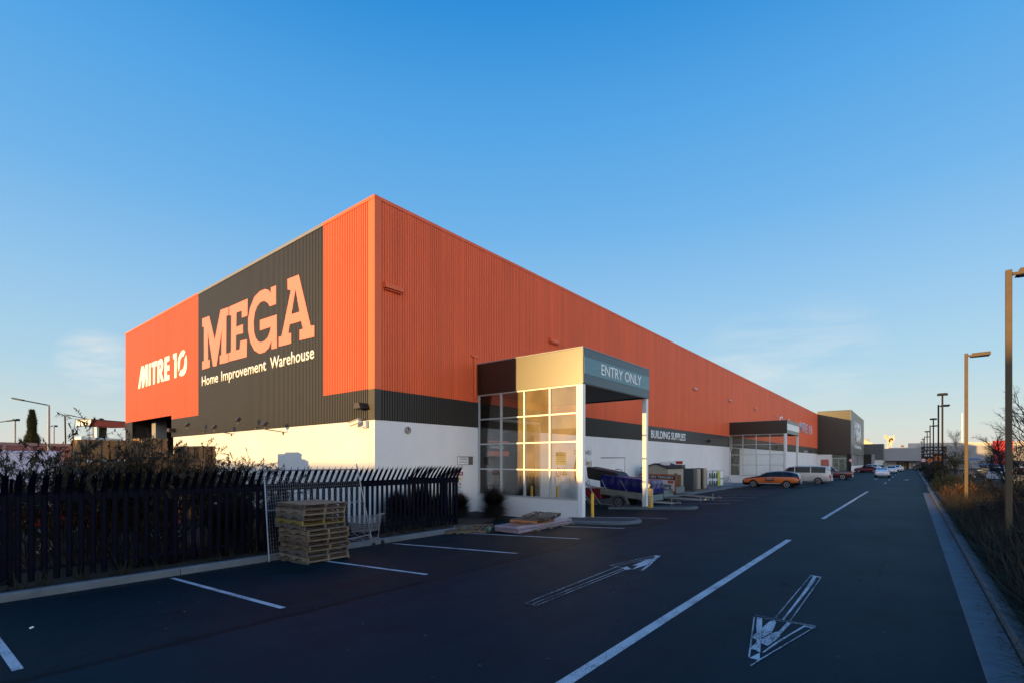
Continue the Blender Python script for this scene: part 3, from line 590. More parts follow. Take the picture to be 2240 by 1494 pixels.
# ---------------- shopping trolley ----------------
def trolley(loc, rz):
    E = empty('shopping_trolley', (0,0,0), 'wire shopping trolley standing between the pallet stack and the fence', 'trolley'); Wt = .29
    g = MB(); z0, z1 = .42, .92
    lo = [(-.30,-Wt*.8,z0+.06), (.42,-Wt*.62,z0), (.42,Wt*.62,z0), (-.30,Wt*.8,z0+.06)]; hi = [(-.42,-Wt,z1+.03), (.56,-Wt*.82,z1-.04), (.56,Wt*.82,z1-.04), (-.42,Wt,z1+.03)]
    lo = [Vector(p) for p in lo]; hi = [Vector(p) for p in hi]
    for q in range(4):
        a, b, c, d = lo[q], lo[(q+1)%4], hi[q], hi[(q+1)%4]; n = 16 if q % 2 == 0 else 9
        for i in range(n+1): t = i/n; g.bar(a.lerp(b,t), c.lerp(d,t), .005)
        for i in range(8): t = i/7; g.bar(a.lerp(c,t), b.lerp(d,t), .006 if 0 < i < 7 else .012)
    for i in range(12): t = i/11; g.bar(lo[0].lerp(lo[1],t), lo[3].lerp(lo[2],t), .005)
    g.build('basket', GALV2, E)
    g = MB(); g.tube([(-.42,-Wt,.95),(-.50,-Wt,1.0),(-.50,Wt,1.0),(-.42,Wt,.95)], .015); g.build('handle', GALV2, E)
    g = MB()
    for s in (-1, 1): g.tube([(-.36,s*Wt*.9,.9), (-.26,s*Wt*.9,.20), (.44,s*Wt*.75,.16)], .013); g.tube([(-.26,s*Wt*.9,.2), (-.42,s*Wt*.95,.14)], .013); g.tube([(.40,s*Wt*.7,.44),(-.05,s*Wt*.8,.18)], .01)
    g.tube([(.44,-Wt*.75,.16),(.44,Wt*.75,.16)], .011); g.tube([(-.26,-Wt*.9,.20),(-.26,Wt*.9,.20)], .011); g.build('frame', GALV2, E)
    for x, y in ((-.42,-Wt*.95),(-.42,Wt*.95),(.44,-Wt*.75),(.44,Wt*.75)):
        g = MB(); g.disc((x,y,.062), 'y', .062, .028, 14); g.bar((x,y,.06),(x,y,.16),.02); g.build('castor', RUBBER, E)
    E.location = loc; E.rotation_euler.z = rz
tp = T(793,1192); trolley((tp.x+.0, tp.y+.15, gz(tp.x)), R(205))
# ---------------- fallen pallets and wrapped sheets ----------------
zt = gz(-12.8); make_pallet((-12.95,13.55,zt+.05), R(28), WOODS[1], 'tan broken pallet lying at the kerb left of the wrapped sheets', 'pallets lying by the glazed wall', w=1.5, d=1.15, tilt=(R(4),R(-3)), broken=2)
g = MB(); g.obox((-12.2,13.75,zt+.12), .09, .06, .30); E = empty('strapped_block', (-12.2,13.75,zt), 'short timber block wrapped in green strapping beside the wrapped sheets', 'timber block'); g.build('block', WOODS[1], E); g = MB(); g.obox((-12.19,13.75,zt+.16), .15, .085, .12, (0,.2,.3)); g.build('strap', mat('green_strap', (.10,.32,.24), .5), E)
WRAP = mat('plastic_wrap', (.30,.28,.31), .25, var=.18, scale=5, bump=.5, bscale=9); WR2 = mat('wrap_red_print', (.42,.10,.12), .35, var=.4, scale=9); BRN = mat('brown_sheet', (.16,.07,.06), .3, var=.3)
E = empty('wrapped_sheet_bundle', (-11.3,15.4,gz(-11.3)), 'long bundle of plastic wrapped boards with red print lying on low pallets', 'board bundle'); zz = gz(-11.3)
g = MB(); g.box(-11.88,-10.75,13.7,17.3,zz+.02,zz+.125); g.box(-11.86,-10.78,13.66,17.25,zz+.135,zz+.245); g.build('wrapped_boards', WRAP, E, bevel=.02)
g = MB(); g.box(-11.6,-11.0,13.9,16.3,zz+.246,zz+.251); g.build('top_sheet', BRN, E)
g = MB(); r = random.Random(3)
for z in (zz+.05, zz+.17):
    for k in range(9): x = -11.84+k*.125; g.box(x, x+.085, 13.652 if z > zz+.1 else 13.692, 13.70 if z > zz+.1 else 13.74, z+r.uniform(0,.01), z+.035)
    for k in range(20): y = 13.8+k*.17; g.box(-10.785 if z > zz+.1 else -10.755, -10.772 if z > zz+.1 else -10.742, y, y+.10, z, z+.03)
g.build('printed_tape', WR2, E)
g = MB(); [g.box(-10.76,-10.55,y,y+.1,zz-.02+.02,zz+.09) for y in (14.6,15.4,16.2,17.0)]; g.box(-10.72,-10.68,14.5,17.2,zz+.09,zz+.11); g.build('bearers', WOODS[3], E)
make_pallet((-11.45,15.45,zz+.255), R(8), mat('orange_pallet_wood', (.45,.17,.06), .8, var=.2, scale=8), 'orange pallet lying on the wrapped boards, under another pallet', 'pallets lying by the glazed wall', w=1.15, d=1.5)
make_pallet((-11.25,15.8,zz+.39), R(14), WOODS[0], 'grey pallet with loose boards, topmost above the wrapped boards', 'pallets lying by the glazed wall', w=1.1, d=1.3, broken=1, tilt=(R(2),R(1)))

# ---------------- wall fittings ----------------
def flood(p, kind, label, out=(0,-1), yaw=0):
    E = empty('floodlight', (0,0,0), label, 'floodlight', 'floodlights on the warehouse walls') # local: -Y is out of the wall
    if kind == 'hood':
        g = MB(); g.prism([(-.16,-.05,.12),(-.28,-.05,-.13),(.28,-.05,-.13),(.16,-.05,.12)], (0,-.34,0)); g.build('housing', mat('lamp_bronze', (.035,.025,.018), .4), E, bevel=.015)
        g = MB(); g.disc((0,-.24,-.14),'z',.11,.05); g.build('lens', DGLASS, E); g = MB(); g.box(-.1,.1,-.06,.0,-.08,.08); g.build('wall_bracket', BLACKP, E)
    else:
        arm = .95; g = MB(); g.tube([(0,0,-.28),(0,-arm,-.18)], .025); g.bar((0,-.02,-.28),(0,-.02,-.42),.06); g.bar((0,-arm,-.2),(0,-arm,-.02),.04); g.build('arm', mat('lamp_arm', (.18,.14,.10), .5), E)
        g = MB(); g.obox((0,-arm,.08), .30,.16,.24,(R(-38),0,0)); g.build('housing', mat('lamp_bronze', (.035,.025,.018), .4), E, bevel=.012); g = MB(); g.obox((0,-arm+.07,.035), .25,.02,.19,(R(-38),0,0)); g.build('lens', DGLASS, E)
    E.location = p; E.rotation_euler.z = yaw
flood(onY(797,888,YW-.03), 'hood', 'bronze hooded wall light at the sunlit corner above the camera'); flood(onY(381,940,YW-.03), 'hood', 'hooded wall light beside the open loading bay')
for px, py, lb in ((446,935,'floodlight on an arm, leftmost below the big lettering'), (507,940,'thin upright floodlight on an arm, second from the left'), (560,925,'large tilted floodlight on a long arm, third from the left'), (620,935,'dark floodlight on an arm nearest the corner')):
    flood(onY(px, py, YW-.03)+Vector((0,0,.06)), 'arm', lb)
for y, lb in ((55.8,'dark wall light between the supplies sign and the far canopy'), (90.5,'dark wall light seen through the far canopy'), (125.5,'dark wall light beside the far house number')): flood((XW+.03, y, 4.62), 'hood', lb, yaw=R(90))
p = onY(793,926,YW-.02); E = empty('security_camera', p, 'white security camera on a bracket under the corner cladding', 'camera'); CAMW = mat('camera_white', (.6,.58,.55), .4)
g = MB(); g.obox(p+Vector((-.15,-.28,.02)), .62,.15,.15,(0,R(-13),R(8))); g.build('housing', CAMW, E, bevel=.03)
g = MB(); g.obox(p+Vector((-.18,-.28,.115)), .70,.19,.012,(0,R(-13),R(8))); g.build('sunshield', CAMW, E)
g = MB(); g.tube([p+Vector((.02,-.28,-.08)), p+Vector((.02,-.28,-.17)), p+Vector((.30,-.22,-.17)), p+Vector((.34,-.02,-.12))], .018); g.box(p.x+.26,p.x+.42,YW-.16,YW-.022,p.z-.2,p.z+.1); g.build('bracket', CAMW, E)
p = onX(891,940,XW+.02); E = empty('alarm_bell', p, 'round grey alarm bell on the shaded white wall', 'alarm bell')
g = MB(); g.disc((XW+.06,p.y,p.z),'x',.16,.08,24); g.build('gong', mat('bell_grey', (.34,.31,.28), .5), E, bevel=.01); g = MB(); g.ring((XW+.105,p.y,p.z),'x',.105,.12,.006,24); g.disc((XW+.105,p.y,p.z),'x',.03,.02,12); g.box(XW+.1,XW+.108,p.y-.02,p.y+.02,p.z+.03,p.z+.1); g.build('hub', BLACKP, E)
INK = mat('sign_ink', (.03,.03,.03), .6)
def board(name, label, y0, y1, z0, z1, m, cat='sign', x=XW+.02, t=.012):
    E = empty(name, (x, (y0+y1)/2, z0), label, cat); g = MB(); g.box(x+.001, x+t, y0, y1, z0, z1); g.build('plate', m, E); return E
E = board('warning_sign', 'small framed white notice on the wall beside the glazed canopy', 17.35, 18.42, 2.24, 2.62, LETTER)
g = MB(); x = XW+.033; [g.box(x, x+.004, *q) for q in ((17.33,18.44,2.22,2.245),(17.33,18.44,2.615,2.64),(17.33,17.355,2.245,2.615),(18.1,18.44,2.245,2.615))]; g.build('frame', mat('sign_dark', (.10,.085,.07), .5), E)
for i, (s_, z) in enumerate((('WARNING', 2.55), ('OPENING', 2.47), ('STOP AT', 2.38), ('DOOR', 2.30))): text_mesh('text', s_, INK, (x, 17.45, z), (0,1,0), (0,0,1), .6, .05, E, offset=.02, thick=.004)
E = board('hazard_sign', 'tall white hazard board with red header and coloured diamonds by the fence end', 16.95, 17.72, .88, 1.88, mat('hazard_white', (.62,.65,.66), .5))
x = XW+.033; g = MB(); g.box(x, x+.003, 16.95, 17.72, 1.69, 1.88); g.build('header', mat('hazard_red', (.30,.03,.02), .5), E)
text_mesh('text', 'HAZCHEM', LETTER, (x+.003, 17.02, 1.75), (0,1,0), (0,0,1), .62, .09, E, offset=.02, thick=.003)
for yy, zz_, c in ((17.2,1.53,(.55,.05,.10)), (17.52,1.53,(.75,.45,.03)), (17.2,1.28,(.05,.05,.06)), (17.52,1.28,(.62,.25,.28))):
    g = MB(); g.prism([(x, yy, zz_-.11),(x, yy+.10, zz_),(x, yy, zz_+.11),(x, yy-.10, zz_)], (.004,0,0)); g.build('diamond', mat('dia%d' % int(c[0]*100), c, .5), E)
g = MB(); [g.box(x, x+.003, 17.02, 17.02+l_, z, z+.022) for z, l_ in ((1.12,.5),(1.07,.6),(1.0,.45),(.95,.6))]; g.build('text_lines', INK, E)
E = board('drive_thru_sign', 'white wall sign reading DRIVE THRU ENTRY half hidden by the column', 28.1, 30.55, 2.15, 3.4, mat('offwhite_sign', (.66,.66,.64), .5))
text_mesh('text', 'DRIVE THRU', INK, (x, 28.2, 2.85), (0,1,0), (0,0,1), 2.2, .30, E, offset=.01, thick=.004); text_mesh('text', 'ENTRY', INK, (x, 28.5, 2.3), (0,1,0), (0,0,1), 1.25, .30, E, offset=.01, thick=.004)
E = board('caution_sign', 'yellow CAUTION sign seen through the canopy glass', 26.0, 27.2, 2.18, 2.98, mat('caution_yellow', (.55,.45,.03), .5))
g = MB(); g.box(x, x+.003, 26.02, 27.18, 2.73, 2.96); g.build('header', INK, E); text_mesh('text', 'CAUTION', mat('caution_yellow', (.55,.45,.03), .5), (x+.003, 26.2, 2.78), (0,1,0), (0,0,1), .85, .13, E, offset=.02, thick=.003)
g = MB(); [g.box(x, x+.003, 26.1, 27.1, z, z+.04) for z in (2.6, 2.48, 2.36)]; g.build('text_lines', INK, E)
E = empty('speed_limit_sign', (XW+.02, 26.3, 1.7), 'round red ringed 5 speed sign seen through the canopy glass', 'sign'); g = MB(); g.disc((XW+.03,26.3,1.72),'x',.30,.012,24); g.build('plate', LETTER, E); g = MB(); g.ring((XW+.04,26.3,1.72),'x',.22,.30,.006,24); g.build('ring', REDP, E); text_mesh('numeral', '5', INK, (XW+.04,26.2,1.60),(0,1,0),(0,0,1),.2,.25,E,offset=.02,thick=.004)
E = empty('hazard_triangle', (XW+.02, 27.0, 1.6), 'yellow warning triangle above two white papers behind the glass', 'sign'); g = MB(); g.prism([(XW+.022,26.72,1.52),(XW+.022,27.28,1.52),(XW+.022,27.0,2.0)],(.012,0,0)); g.build('plate', INK, E); g = MB(); g.prism([(XW+.035,26.82,1.57),(XW+.035,27.18,1.57),(XW+.035,27.0,1.88)],(.006,0,0)); g.build('symbol', mat('caution_yellow',(.55,.45,.03),.5), E)
for z, lb in ((1.05,'upper white paper below the warning triangle'),(.62,'lower white paper below the warning triangle')): E = board('paper_notice', lb, 26.7, 27.5, z, z+.38, LETTER, 'notice')
E = empty('chevron_board', (XW+.02,28.5,.6), 'tall black diamond shaped board behind the last glass column', 'board'); g = MB(); g.prism([(XW+.022,28.6,.5),(XW+.022,28.1,1.9),(XW+.022,28.6,3.1),(XW+.022,28.9,1.9)],(.03,0,0)); g.build('plate', BLACKP, E)
# inside the hall
def rack(x, y0, lb):
    E = empty('storage_rack', (x, y0, -.25), lb, 'rack', 'racks inside the drive-through hall'); g = MB(); [g.box(x-.05+dx, x+.05+dx, y0+dy, y0+dy+.1, -.25, 3.9) for dx in (0,-1.2) for dy in (0, 2.7)]; g.build('upright', mat('rack_dark', (.05,.05,.08), .6), E)
    r = random.Random(int(y0*10)); 
    for z in (.1, .9, 1.7, 2.6):
        g = MB(); g.box(x-1.25, x, y0+.1, y0+2.7, z, z+.08); g.build('beam', mat('rack_orange', (.32,.09,.02), .5), E)
        for k in range(3): g = MB(); yy = y0+.2+k*.85; g.box(x-1.1, x-.05, yy, yy+r.uniform(.5,.75), z+.082, z+.082+r.uniform(.15,.5)); g.build('stacked_goods', WOODS[r.randrange(4)] if r.random() < .7 else WHITE, E)
rack(-21.5, 19.6, 'nearer loaded rack inside the dark drive-through opening'); rack(-21.5, 23.0, 'second loaded rack deeper inside the drive-through opening')
for y0, s_ in ((18.9,'PLYWOOD'), (21.6,'PAVERS')):
    E = empty('aisle_sign', (-19.2,y0,3.2), 'hanging aisle sign reading %s' % s_, 'sign'); g = MB(); g.box(-19.23,-19.2,y0,y0+1.9,3.0,3.5); g.build('board', BLACKP, E); g = MB(); g.box(-19.23,-19.2,y0,y0+1.9,3.505,3.62); g.box(-19.23,-19.2,y0,y0+1.9,2.72,2.995); g.build('border', ORANGE, E); text_mesh('text', s_, LETTER, (-19.199,y0+.2,3.15),(0,1,0),(0,0,1),1.2,.17,E,offset=.01,thick=.004)
for i, (x_, y_, z_) in enumerate(((-20.5,19.9,2.62),(-20.5,20.5,1.85),(-20.3,21.6,2.65),(-20.5,22.6,1.8),(-26,24,4.4),(-28,28,4.3))):
    E = empty('glow_tube', (x_,y_,z_), ['warm lit tube, upper one just inside the opening','warm lit tube, lower one just inside the opening','horizontal warm glowing tube between the aisle signs','warm lit tube in the second pane','distant warm glowing tube deep in the hall','farthest warm glowing tube in the hall'][i], 'lamp'); g = MB()
    if i in (2,4,5): g.tube([(x_,y_,z_),(x_,y_+.7,z_+.02)], .028)
    else: g.tube([(x_,y_,z_),(x_,y_,z_+.26)], .05)
    g.build('tube', emat('warm_glow', (1,.55,.18), 5), E)  # small warm emissive tubes inside the hall
def bollard(x, y, h, lb, r=.07, box=False):
    E = empty('bollard', (x,y,gz(x)), lb, 'bollard', 'yellow bollards around the canopies'); g = MB(); z = gz(x)
    if box:
        g.box(x-.11,x+.11,y-.11,y+.11,z-.1,z+h); g.build('post', YELLOW, E, bevel=.02); g = MB(); g.box(x-.05,x+.05,y-.118,y-.111,z+.25,z+h-.05); g.box(x+.111,x+.118,y-.05,y+.05,z+.25,z+h-.05); g.build('scuffed_strip', mat('scuff', (.38,.36,.33), .8, var=.5, scale=20), E)
    else: g.tube([(x,y,z-.1),(x,y,z+h-.03),(x,y,z+h)], r, 14); g.build('post', YELLOW, E, bevel=.01)
bollard(-10.98,19.25,1.15,'yellow bollard behind the nearest white column'); bollard(-10.78,25.02,1.1,'square scuffed yellow bollard at the second white column',box=True)
for i, px in enumerate((1219,1163,1067)): p = T(px,1112); bollard(p.x,p.y,(1.3,1.3,1.05)[i],['yellow bollard behind the rightmost glass panes','yellow bollard behind the third column of panes','stubby yellow bollard behind the leftmost panes'][i])
bollard(-11.0,71.1,1.1,'yellow bollard behind the orange and black wagon'); bollard(-14.3,66.5,1.2,'yellow bollard behind the far canopy glass'); bollard(-16.6,66,.9,'low yellow bollard in the far canopy corner')
# litter
for px, py, lb in ((262,1271,'crumpled white scrap of paper on the asphalt near the left kerb'),(69,1374,'tiny pale scrap on the dark asphalt at lower left')):
    p = T(px,py); g = MB(); g.obox(p+Vector((0,0,.015)), .07 if px > 100 else .03, .05, .02, (.2,.1,.4)); tag(g.build('litter', LETTER, None, bevel=.004), lb, 'litter')

# ---------------- display goods along the wall ----------------
BLUE = mat('blue_tarpaulin', (.002,.006,.10), .3, var=.2, scale=2.5, bump=.5, bscale=2.2, coat=.1); PURP = mat('purple_tarpaulin', (.035,.018,.13), .4, bump=.5, bscale=3)
def wheel(E, x, y, z, r, w_, side, rimm=None, name='wheel', axis='y', spokes=6):
    g = MB(); g.disc((x,y,z), axis, r, w_, 28); o = g.build(name, RUBBER, E, bevel=.02)
    g = MB(); yy = y+side*(w_/2+.004); 
    def C(o_): return (x, yy+o_*side, z) if axis == 'y' else (x+side*(w_/2+.004)+o_*side, y, z)
    g.ring(C(0), axis, r*.55, r*.68, .02, 24); g.disc(C(0), axis, r*.16, .03, 12)
    for k in range(spokes):
        t = 2*math.pi*k/spokes; a, b = math.cos(t), math.sin(t); c = Vector(C(0)); q = Vector((a,0,b)) if axis == 'y' else Vector((0,a,b)); g.bar(c+q*r*.1, c+q*r*.58, r*.13, .012)
    g.build('rim', rimm or STEEL, o); g = MB(); g.disc(C(-.012), axis, r*.54, .01, 20); g.build('hub_plate', DARKIN, o)
def trailer(x0, x1, y0, y1, zl, zr, hh, label, tarp=0, hitch=2.0, wh=True):
    """bed from x0 to x1; zl/zr bed floor heights; drawbar towards +x"""
    E = empty('trailer', ((x0+x1)/2, (y0+y1)/2, gz(x0)), label, 'trailer', 'trailers parked nose to tail by the canopy')
    def Z(x): return zl+(zr-zl)*(x-x0)/(x1-x0)
    def side(y, n, z0=0, z1=hh, nm='side_panel', m=STEEL, xa=x0, xb=x1):
        g = MB(); k = 3
        g.prism([(xa,y,Z(xa)+z0),(xb,y,Z(xb)+z0),(xb,y,Z(xb)+z1),(xa,y,Z(xa)+z1)], (0,n*.03,0))
        for q in range(1,k): zq = z0+(z1-z0)*q/k; g.bar((xa,y-n*.012,Z(xa)+zq),(xb,y-n*.012,Z(xb)+zq),.02)
        g.bar((xa,y-n*.01,Z(xa)+z1),(xb,y-n*.01,Z(xb)+z1),.045); [g.bar((xx,y-n*.01,Z(xx)+z0),(xx,y-n*.01,Z(xx)+z1),.04) for xx in (xa,(xa+xb)/2,xb)]
        g.build(nm, m, E)
    side(y0, 1); side(y1, -1)
    for xx, nm in ((x0,'tailgate'),(x1,'headboard')):
        g = MB(); g.obox((xx,(y0+y1)/2,Z(xx)+hh/2), .03, y1-y0-.06, hh); [g.bar((xx+.02,y0+.05,Z(xx)+hh*q),(xx+.02,y1-.05,Z(xx)+hh*q),.025) for q in (.3,.65,.98)]; g.build(nm, mat('teal_steel', (.24,.33,.35), .35, .6), E)
    g = MB(); g.prism([(x0,y0+.03,Z(x0)),(x1,y0+.03,Z(x1)),(x1,y0+.03,Z(x1)+.03),(x0,y0+.03,Z(x0)+.03)], (0,y1-y0-.06,0)); g.build('floor', STEEL, E)
    g = MB(); hx = x1+hitch; hz = max(gz(hx)+.16, Z(x1)+.0-.22); cy = (y0+y1)/2
    for s in (-1,1): g.bar((x1-.6,cy+s*(y1-y0)*.38,Z(x1)-.03),(hx-.25,cy+s*.05,hz),.055,.08)
    g.bar((hx-.5,cy,hz+.01),(hx,cy,hz+.03),.09,.07); g.build('drawbar', STEEL, E)
    g = MB(); g.tube([(hx-.04,cy,hz+.02),(hx+.08,cy,hz+.05)], .05, 10); g.bar((hx-.15,cy,hz+.05),(hx-.02,cy,hz+.14),.03); g.build('coupling', STEEL, E)
    g = MB(); g.tube([(hx-.45,cy+.1,hz+.25),(hx-.45,cy+.1,gz(hx)+.06)], .022); g.disc((hx-.45,cy+.1,gz(hx)+.05),'y',.05,.04); g.build('jockey_wheel', STEEL, E)
    if wh:
        xm = x0+(x1-x0)*.40
        for y_, s in ((y0-.14,-1),(y1+.14,1)):
            wheel(E, xm, y_, gz(xm)+.31, .31, .19, s, spokes=8)
            g = MB(); yo = y_-s*.11; zt_ = gz(xm)+.31
            pr = [(xm-.62,zt_-.12),(xm-.42,zt_+.34),(xm-.2,zt_+.42),(xm+.2,zt_+.42),(xm+.42,zt_+.34),(xm+.62,zt_-.08),(xm+.57,zt_-.08),(xm+.38,zt_+.30),(xm+.18,zt_+.38),(xm-.18,zt_+.38),(xm-.38,zt_+.30),(xm-.57,zt_-.12)]
            g.prism([(a,yo,b) for a, b in pr], (0,s*.24,0)); g.build('mudguard', mat('dull_steel', (.2,.2,.19), .5, .5), E)
    if tarp:
        n = 14; g = MB(); r = random.Random(5); top = []; bot = []; loop = [(x0-.02+(x1-x0+.04)*i/n, y0-.03) for i in range(n+1)]+[(x1+.02, y0+(y1-y0)*i/5) for i in range(1,6)]+[(x1+.02-(x1-x0+.04)*i/n, y1+.03) for i in range(1,n+1)]+[(x0-.02, y1-(y1-y0)*i/5) for i in range(1,5)]
        k = len(loop); cy = (y0+y1)/2; cx_ = (x0+x1)/2; vs = []
        for lv, (ins, f) in enumerate(((0,.55),(-.02,.72),(.0,.9),(.04,1.0))):
            for i, (a, b) in enumerate(loop):
                wv = (.025 if i % 2 else -.015)*(1 if lv < 2 else .3)+r.uniform(-.008,.008); dx = (cx_-a); dy = (cy-b); ln = math.hypot(dx,dy)
                vs.append((a+dx/ln*(ins-wv*.8), b+(1 if dy > 0 else -1)*(ins-wv*.6), Z(a)+hh+tarp*(f-.5)*2+(r.uniform(-.03,.015) if lv == 0 else 0)))
        fs = [(l_*k+i, l_*k+(i+1)%k, (l_+1)*k+(i+1)%k, (l_+1)*k+i) for l_ in range(3) for i in range(k)]; g.add(vs, fs); g.build('tarpaulin', BLUE, E)
        g = MB(); g.add([vs[3*k+i] for i in range(k)], [tuple(range(k))]); g.build('tarpaulin_top', PURP, E)
        g = MB(); [g.bar((x0+(x1-x0)*q, y0-.07, Z(x0)+hh+.5),(x0+(x1-x0)*(q+.12), y0-.04, Z(x0)+.2),.012) for q in (.03,.42)]; g.build('tie_rope', WHITE, E)
    return E
trailer(-14.55,-11.35,26.5,28.1,.44,.16,.34,'galvanised trailer loaded high under a dark blue tarpaulin', tarp=.80, hitch=1.25)
trailer(-14.3,-11.9,29.6,31.1,.25,.18,.42,'empty galvanised trailer just behind the blue covered one', hitch=2.4)
trailer(-14.3,-11.9,31.7,33.1,.28,.30,.42,'farther empty galvanised trailer with its drawbar on the asphalt', hitch=2.5)
# tipped up trailer with black cover and mower like frame, behind the near column
E = empty('tipped_trailer', (-15.0,25.6,gz(-15)), 'red trailer frame with hoses and a black cover tipped up at the white wall', 'trailer'); z = gz(-15)
g = MB(); g.prism([(-16.0,27.2,z+2.35),(-13.9,27.2,z+2.0),(-13.3,27.2,z+1.35),(-13.5,27.2,z+1.25),(-15.9,27.2,z+1.6)], (0,1.4,0)); g.build('cover', mat('black_cover', (.012,.012,.013), .5), E, bevel=.08)
g = MB(); g.box(-16.2,-14.6,26.6,28.2,z+.4,z+1.05); g.build('body', mat('dark_red', (.16,.01,.02), .35), E, bevel=.04); wheel(E,-15.2,26.45,z+.28,.28,.18,-1)
g = MB(); [g.tube(q, .028) for q in ([(-16.1,26.5,z+2.1),(-15.4,26.45,z+1.2),(-14.5,26.4,z+.15),(-13.6,26.5,z+.1)], [(-15.9,26.55,z+.9),(-15.3,26.4,z+1.55),(-15.0,26.4,z+.5)], [(-16.2,26.4,z+1.5),(-15.2,26.3,z+.25),(-14.7,26.3,z+.1)], [(-13.9,28.4,z+1.7),(-13.9,28.4,z+2.9),(-15.6,28.4,z+2.9)], [(-14.5,28.3,z+2.2),(-14.1,28.3,z+2.15),(-13.6,28.3,z+1.5)], [(-15.9,26.3,z+1.2),(-15.2,26.2,z+1.25),(-14.6,26.3,z+1.1)])]; g.build('frame', STEEL, E)
g = MB(); g.obox((-15.9,26.9,z+2.55),1.1,.06,.34,(0,R(6),0)); g.build('price_board', LETTER, E); text_mesh('text','SALE',mat('text_red',(.45,.12,.08),.5),(-16.2,26.86,z+2.48),(1,0,0),(0,0,1),.6,.14,E,thick=.004)
# advertising board
pr = atD(1478,1074,31.2); pl = atD(1398,1072,36.0); pr.z = .5; pl.z = .42; d = (pr-pl); d.z = 0; W_ = d.length; d.normalize(); nrm = Vector((d.y,-d.x,0)); E = empty('advertising_board', pl, 'orange framed board reading NEED A NEW TRAILER? leaning before the shed', 'sign')
def bpl(nm, u0,u1,v0,v1,o,m,par): 
    g = MB(); q = [pl+d*(u*W_)+Vector((0,0,v*1.12))+nrm*o for u, v in ((u0,v0),(u1,v0),(u1,v1),(u0,v1))]; g.prism(q, nrm*.012); return g.build(nm, m, par)
bpl('backing',0,1,0,1,-.03,mat('board_orange',(.58,.13,.03),.5),E); bpl('headline_panel',.02,.98,.72,.92,-.01,INK,E); bpl('poster',.03,.49,.06,.68,-.01,LETTER,E); bpl('poster',.52,.97,.06,.68,-.01,LETTER,E)
OR2 = mat('price_orange',(.62,.12,.03),.5); [bpl('price_tag',a,a+.14,.50,.66,.006,OR2,E) for a in (.34,.81)]
[text_mesh('headline',s_,LETTER,pl+d*u0*W_+nrm*.004+Vector((0,0,.86)),d,(0,0,1),W_*wu,.13,E,offset=.02,thick=.004) for s_, u0, wu in (('NEED',.05,.19),('A',.27,.05),('NEW',.35,.16),('TRAILER?',.54,.40))]
for a in (.08,.58): 
    g = MB(); q = [pl+d*((a+u)*W_)+Vector((0,0,v*1.12))+nrm*.01 for u, v in ((.05,.30),(.25,.28),(.34,.36),(.30,.42),(.10,.42))]; g.prism(q, nrm*.006); q = [pl+d*((a+u)*W_)+Vector((0,0,v*1.12))+nrm*.01 for u, v in ((-.02,.16),(.20,.24),(.20,.28),(-.02,.18))]; g.prism(q, nrm*.006); q = [pl+d*((a+u)*W_)+Vector((0,0,v*1.12))+nrm*.01 for u, v in ((.26,.14),(.31,.14),(.31,.3),(.26,.3))]; g.prism(q, nrm*.006); g.build('picture', mat('picture_teal',(.10,.17,.18),.5), E)
# brown crate board behind it
g = MB(); a = pr+Vector((-1.0,1.0,-.2)); g.prism([a, a+Vector((.65,.9,0)), a+Vector((.65,.9,1.2)), a+Vector((0,0,1.25))], (-.5,.4,0)); tag(g.build('cardboard_crate', mat('cardboard',(.10,.055,.025),.8,var=.25,scale=2)), 'tall brown crate behind the right end of the trailer board', 'crate')
# garden shed
def shed():
    x0, x1, y0, y1, z = -16.7, -14.6, 37.2, 40.4, -.16; E = empty('garden_shed', (x0,y0,z), 'small beige ribbed garden shed with a dark pitched roof by the wall', 'shed'); h = 2.0; BE = mat('shed_beige',(.30,.28,.22),.5)
    g = MB(); corr(g,'x',x0,x1,z,z+h,y0,-1,.16,.02); corr(g,'y',y0,y1,z,z+h,x1,1,.16,.02); cx_ = (x0+x1)/2; g.prism([(x0,y0,z+h),(x1,y0,z+h),(cx_,y0,z+h+.33)], (0,.03,0)); g.box(x0,x0+.03,y0,y1,z,z+h); g.build('wall', BE, E)
    g = MB(); [g.prism([(a,y0-.12,z+h-.03),(cx_,y0-.12,z+h+.36),(cx_,y0-.12,z+h+.41),(a+s*.0,y0-.12,z+h+.03)], (0,y1-y0+.24,0)) for a, s in ((x0-.12,1),(x1+.12,-1))]; g.build('roof', mat('shed_roof',(.010,.011,.013),.6, spec=.2), E)
    g = MB(); g.box(x1+.01,x1+.03,y0+1.1,y0+1.8,z,z+1.6); g.build('doorway', DARKIN, E); g = MB(); g.box(x1-.9,x1-.1,y0+.6,y0+.64,z+h+.25,z+h+.52); g.build('roof_sign', LETTER, E)
shed()
# locker like cupboards on a pallet
E = empty('cupboard_display', (-15.2,44,-.16), 'tall dark and beige garden cupboards grouped on a pallet', 'cupboards'); z = -.16
def cup(x0,x1,y0,y1,h,m): 
    g = MB(); g.box(x0,x1,y0,y1,z+.14,z+.14+h); g.build('cupboard', m, E); g = MB(); g.box(x0+.05,(x0+x1)/2-.01,y0-.02,y0-.001,z+.2,z+.14+h-.3); g.box((x0+x1)/2+.01,x1-.05,y0-.02,y0-.001,z+.2,z+.14+h-.3); g.box(x1+.001,x1+.02,y0+.05,y1-.05,z+.25,z+.14+h-.15); g.build('door', m, E)
SL = mat('slate_cupboard',(.055,.065,.065),.5); BG = mat('beige_cupboard',(.33,.27,.21),.5)
cup(-16.6,-15.5,42.6,43.4,2.12,SL); cup(-15.45,-14.5,42.5,43.3,1.8,SL); cup(-15.4,-14.5,43.5,44.4,1.75,BG); cup(-15.3,-14.5,44.6,45.0,1.8,BLACKP); cup(-15.3,-14.45,45.1,45.9,1.8,BG)
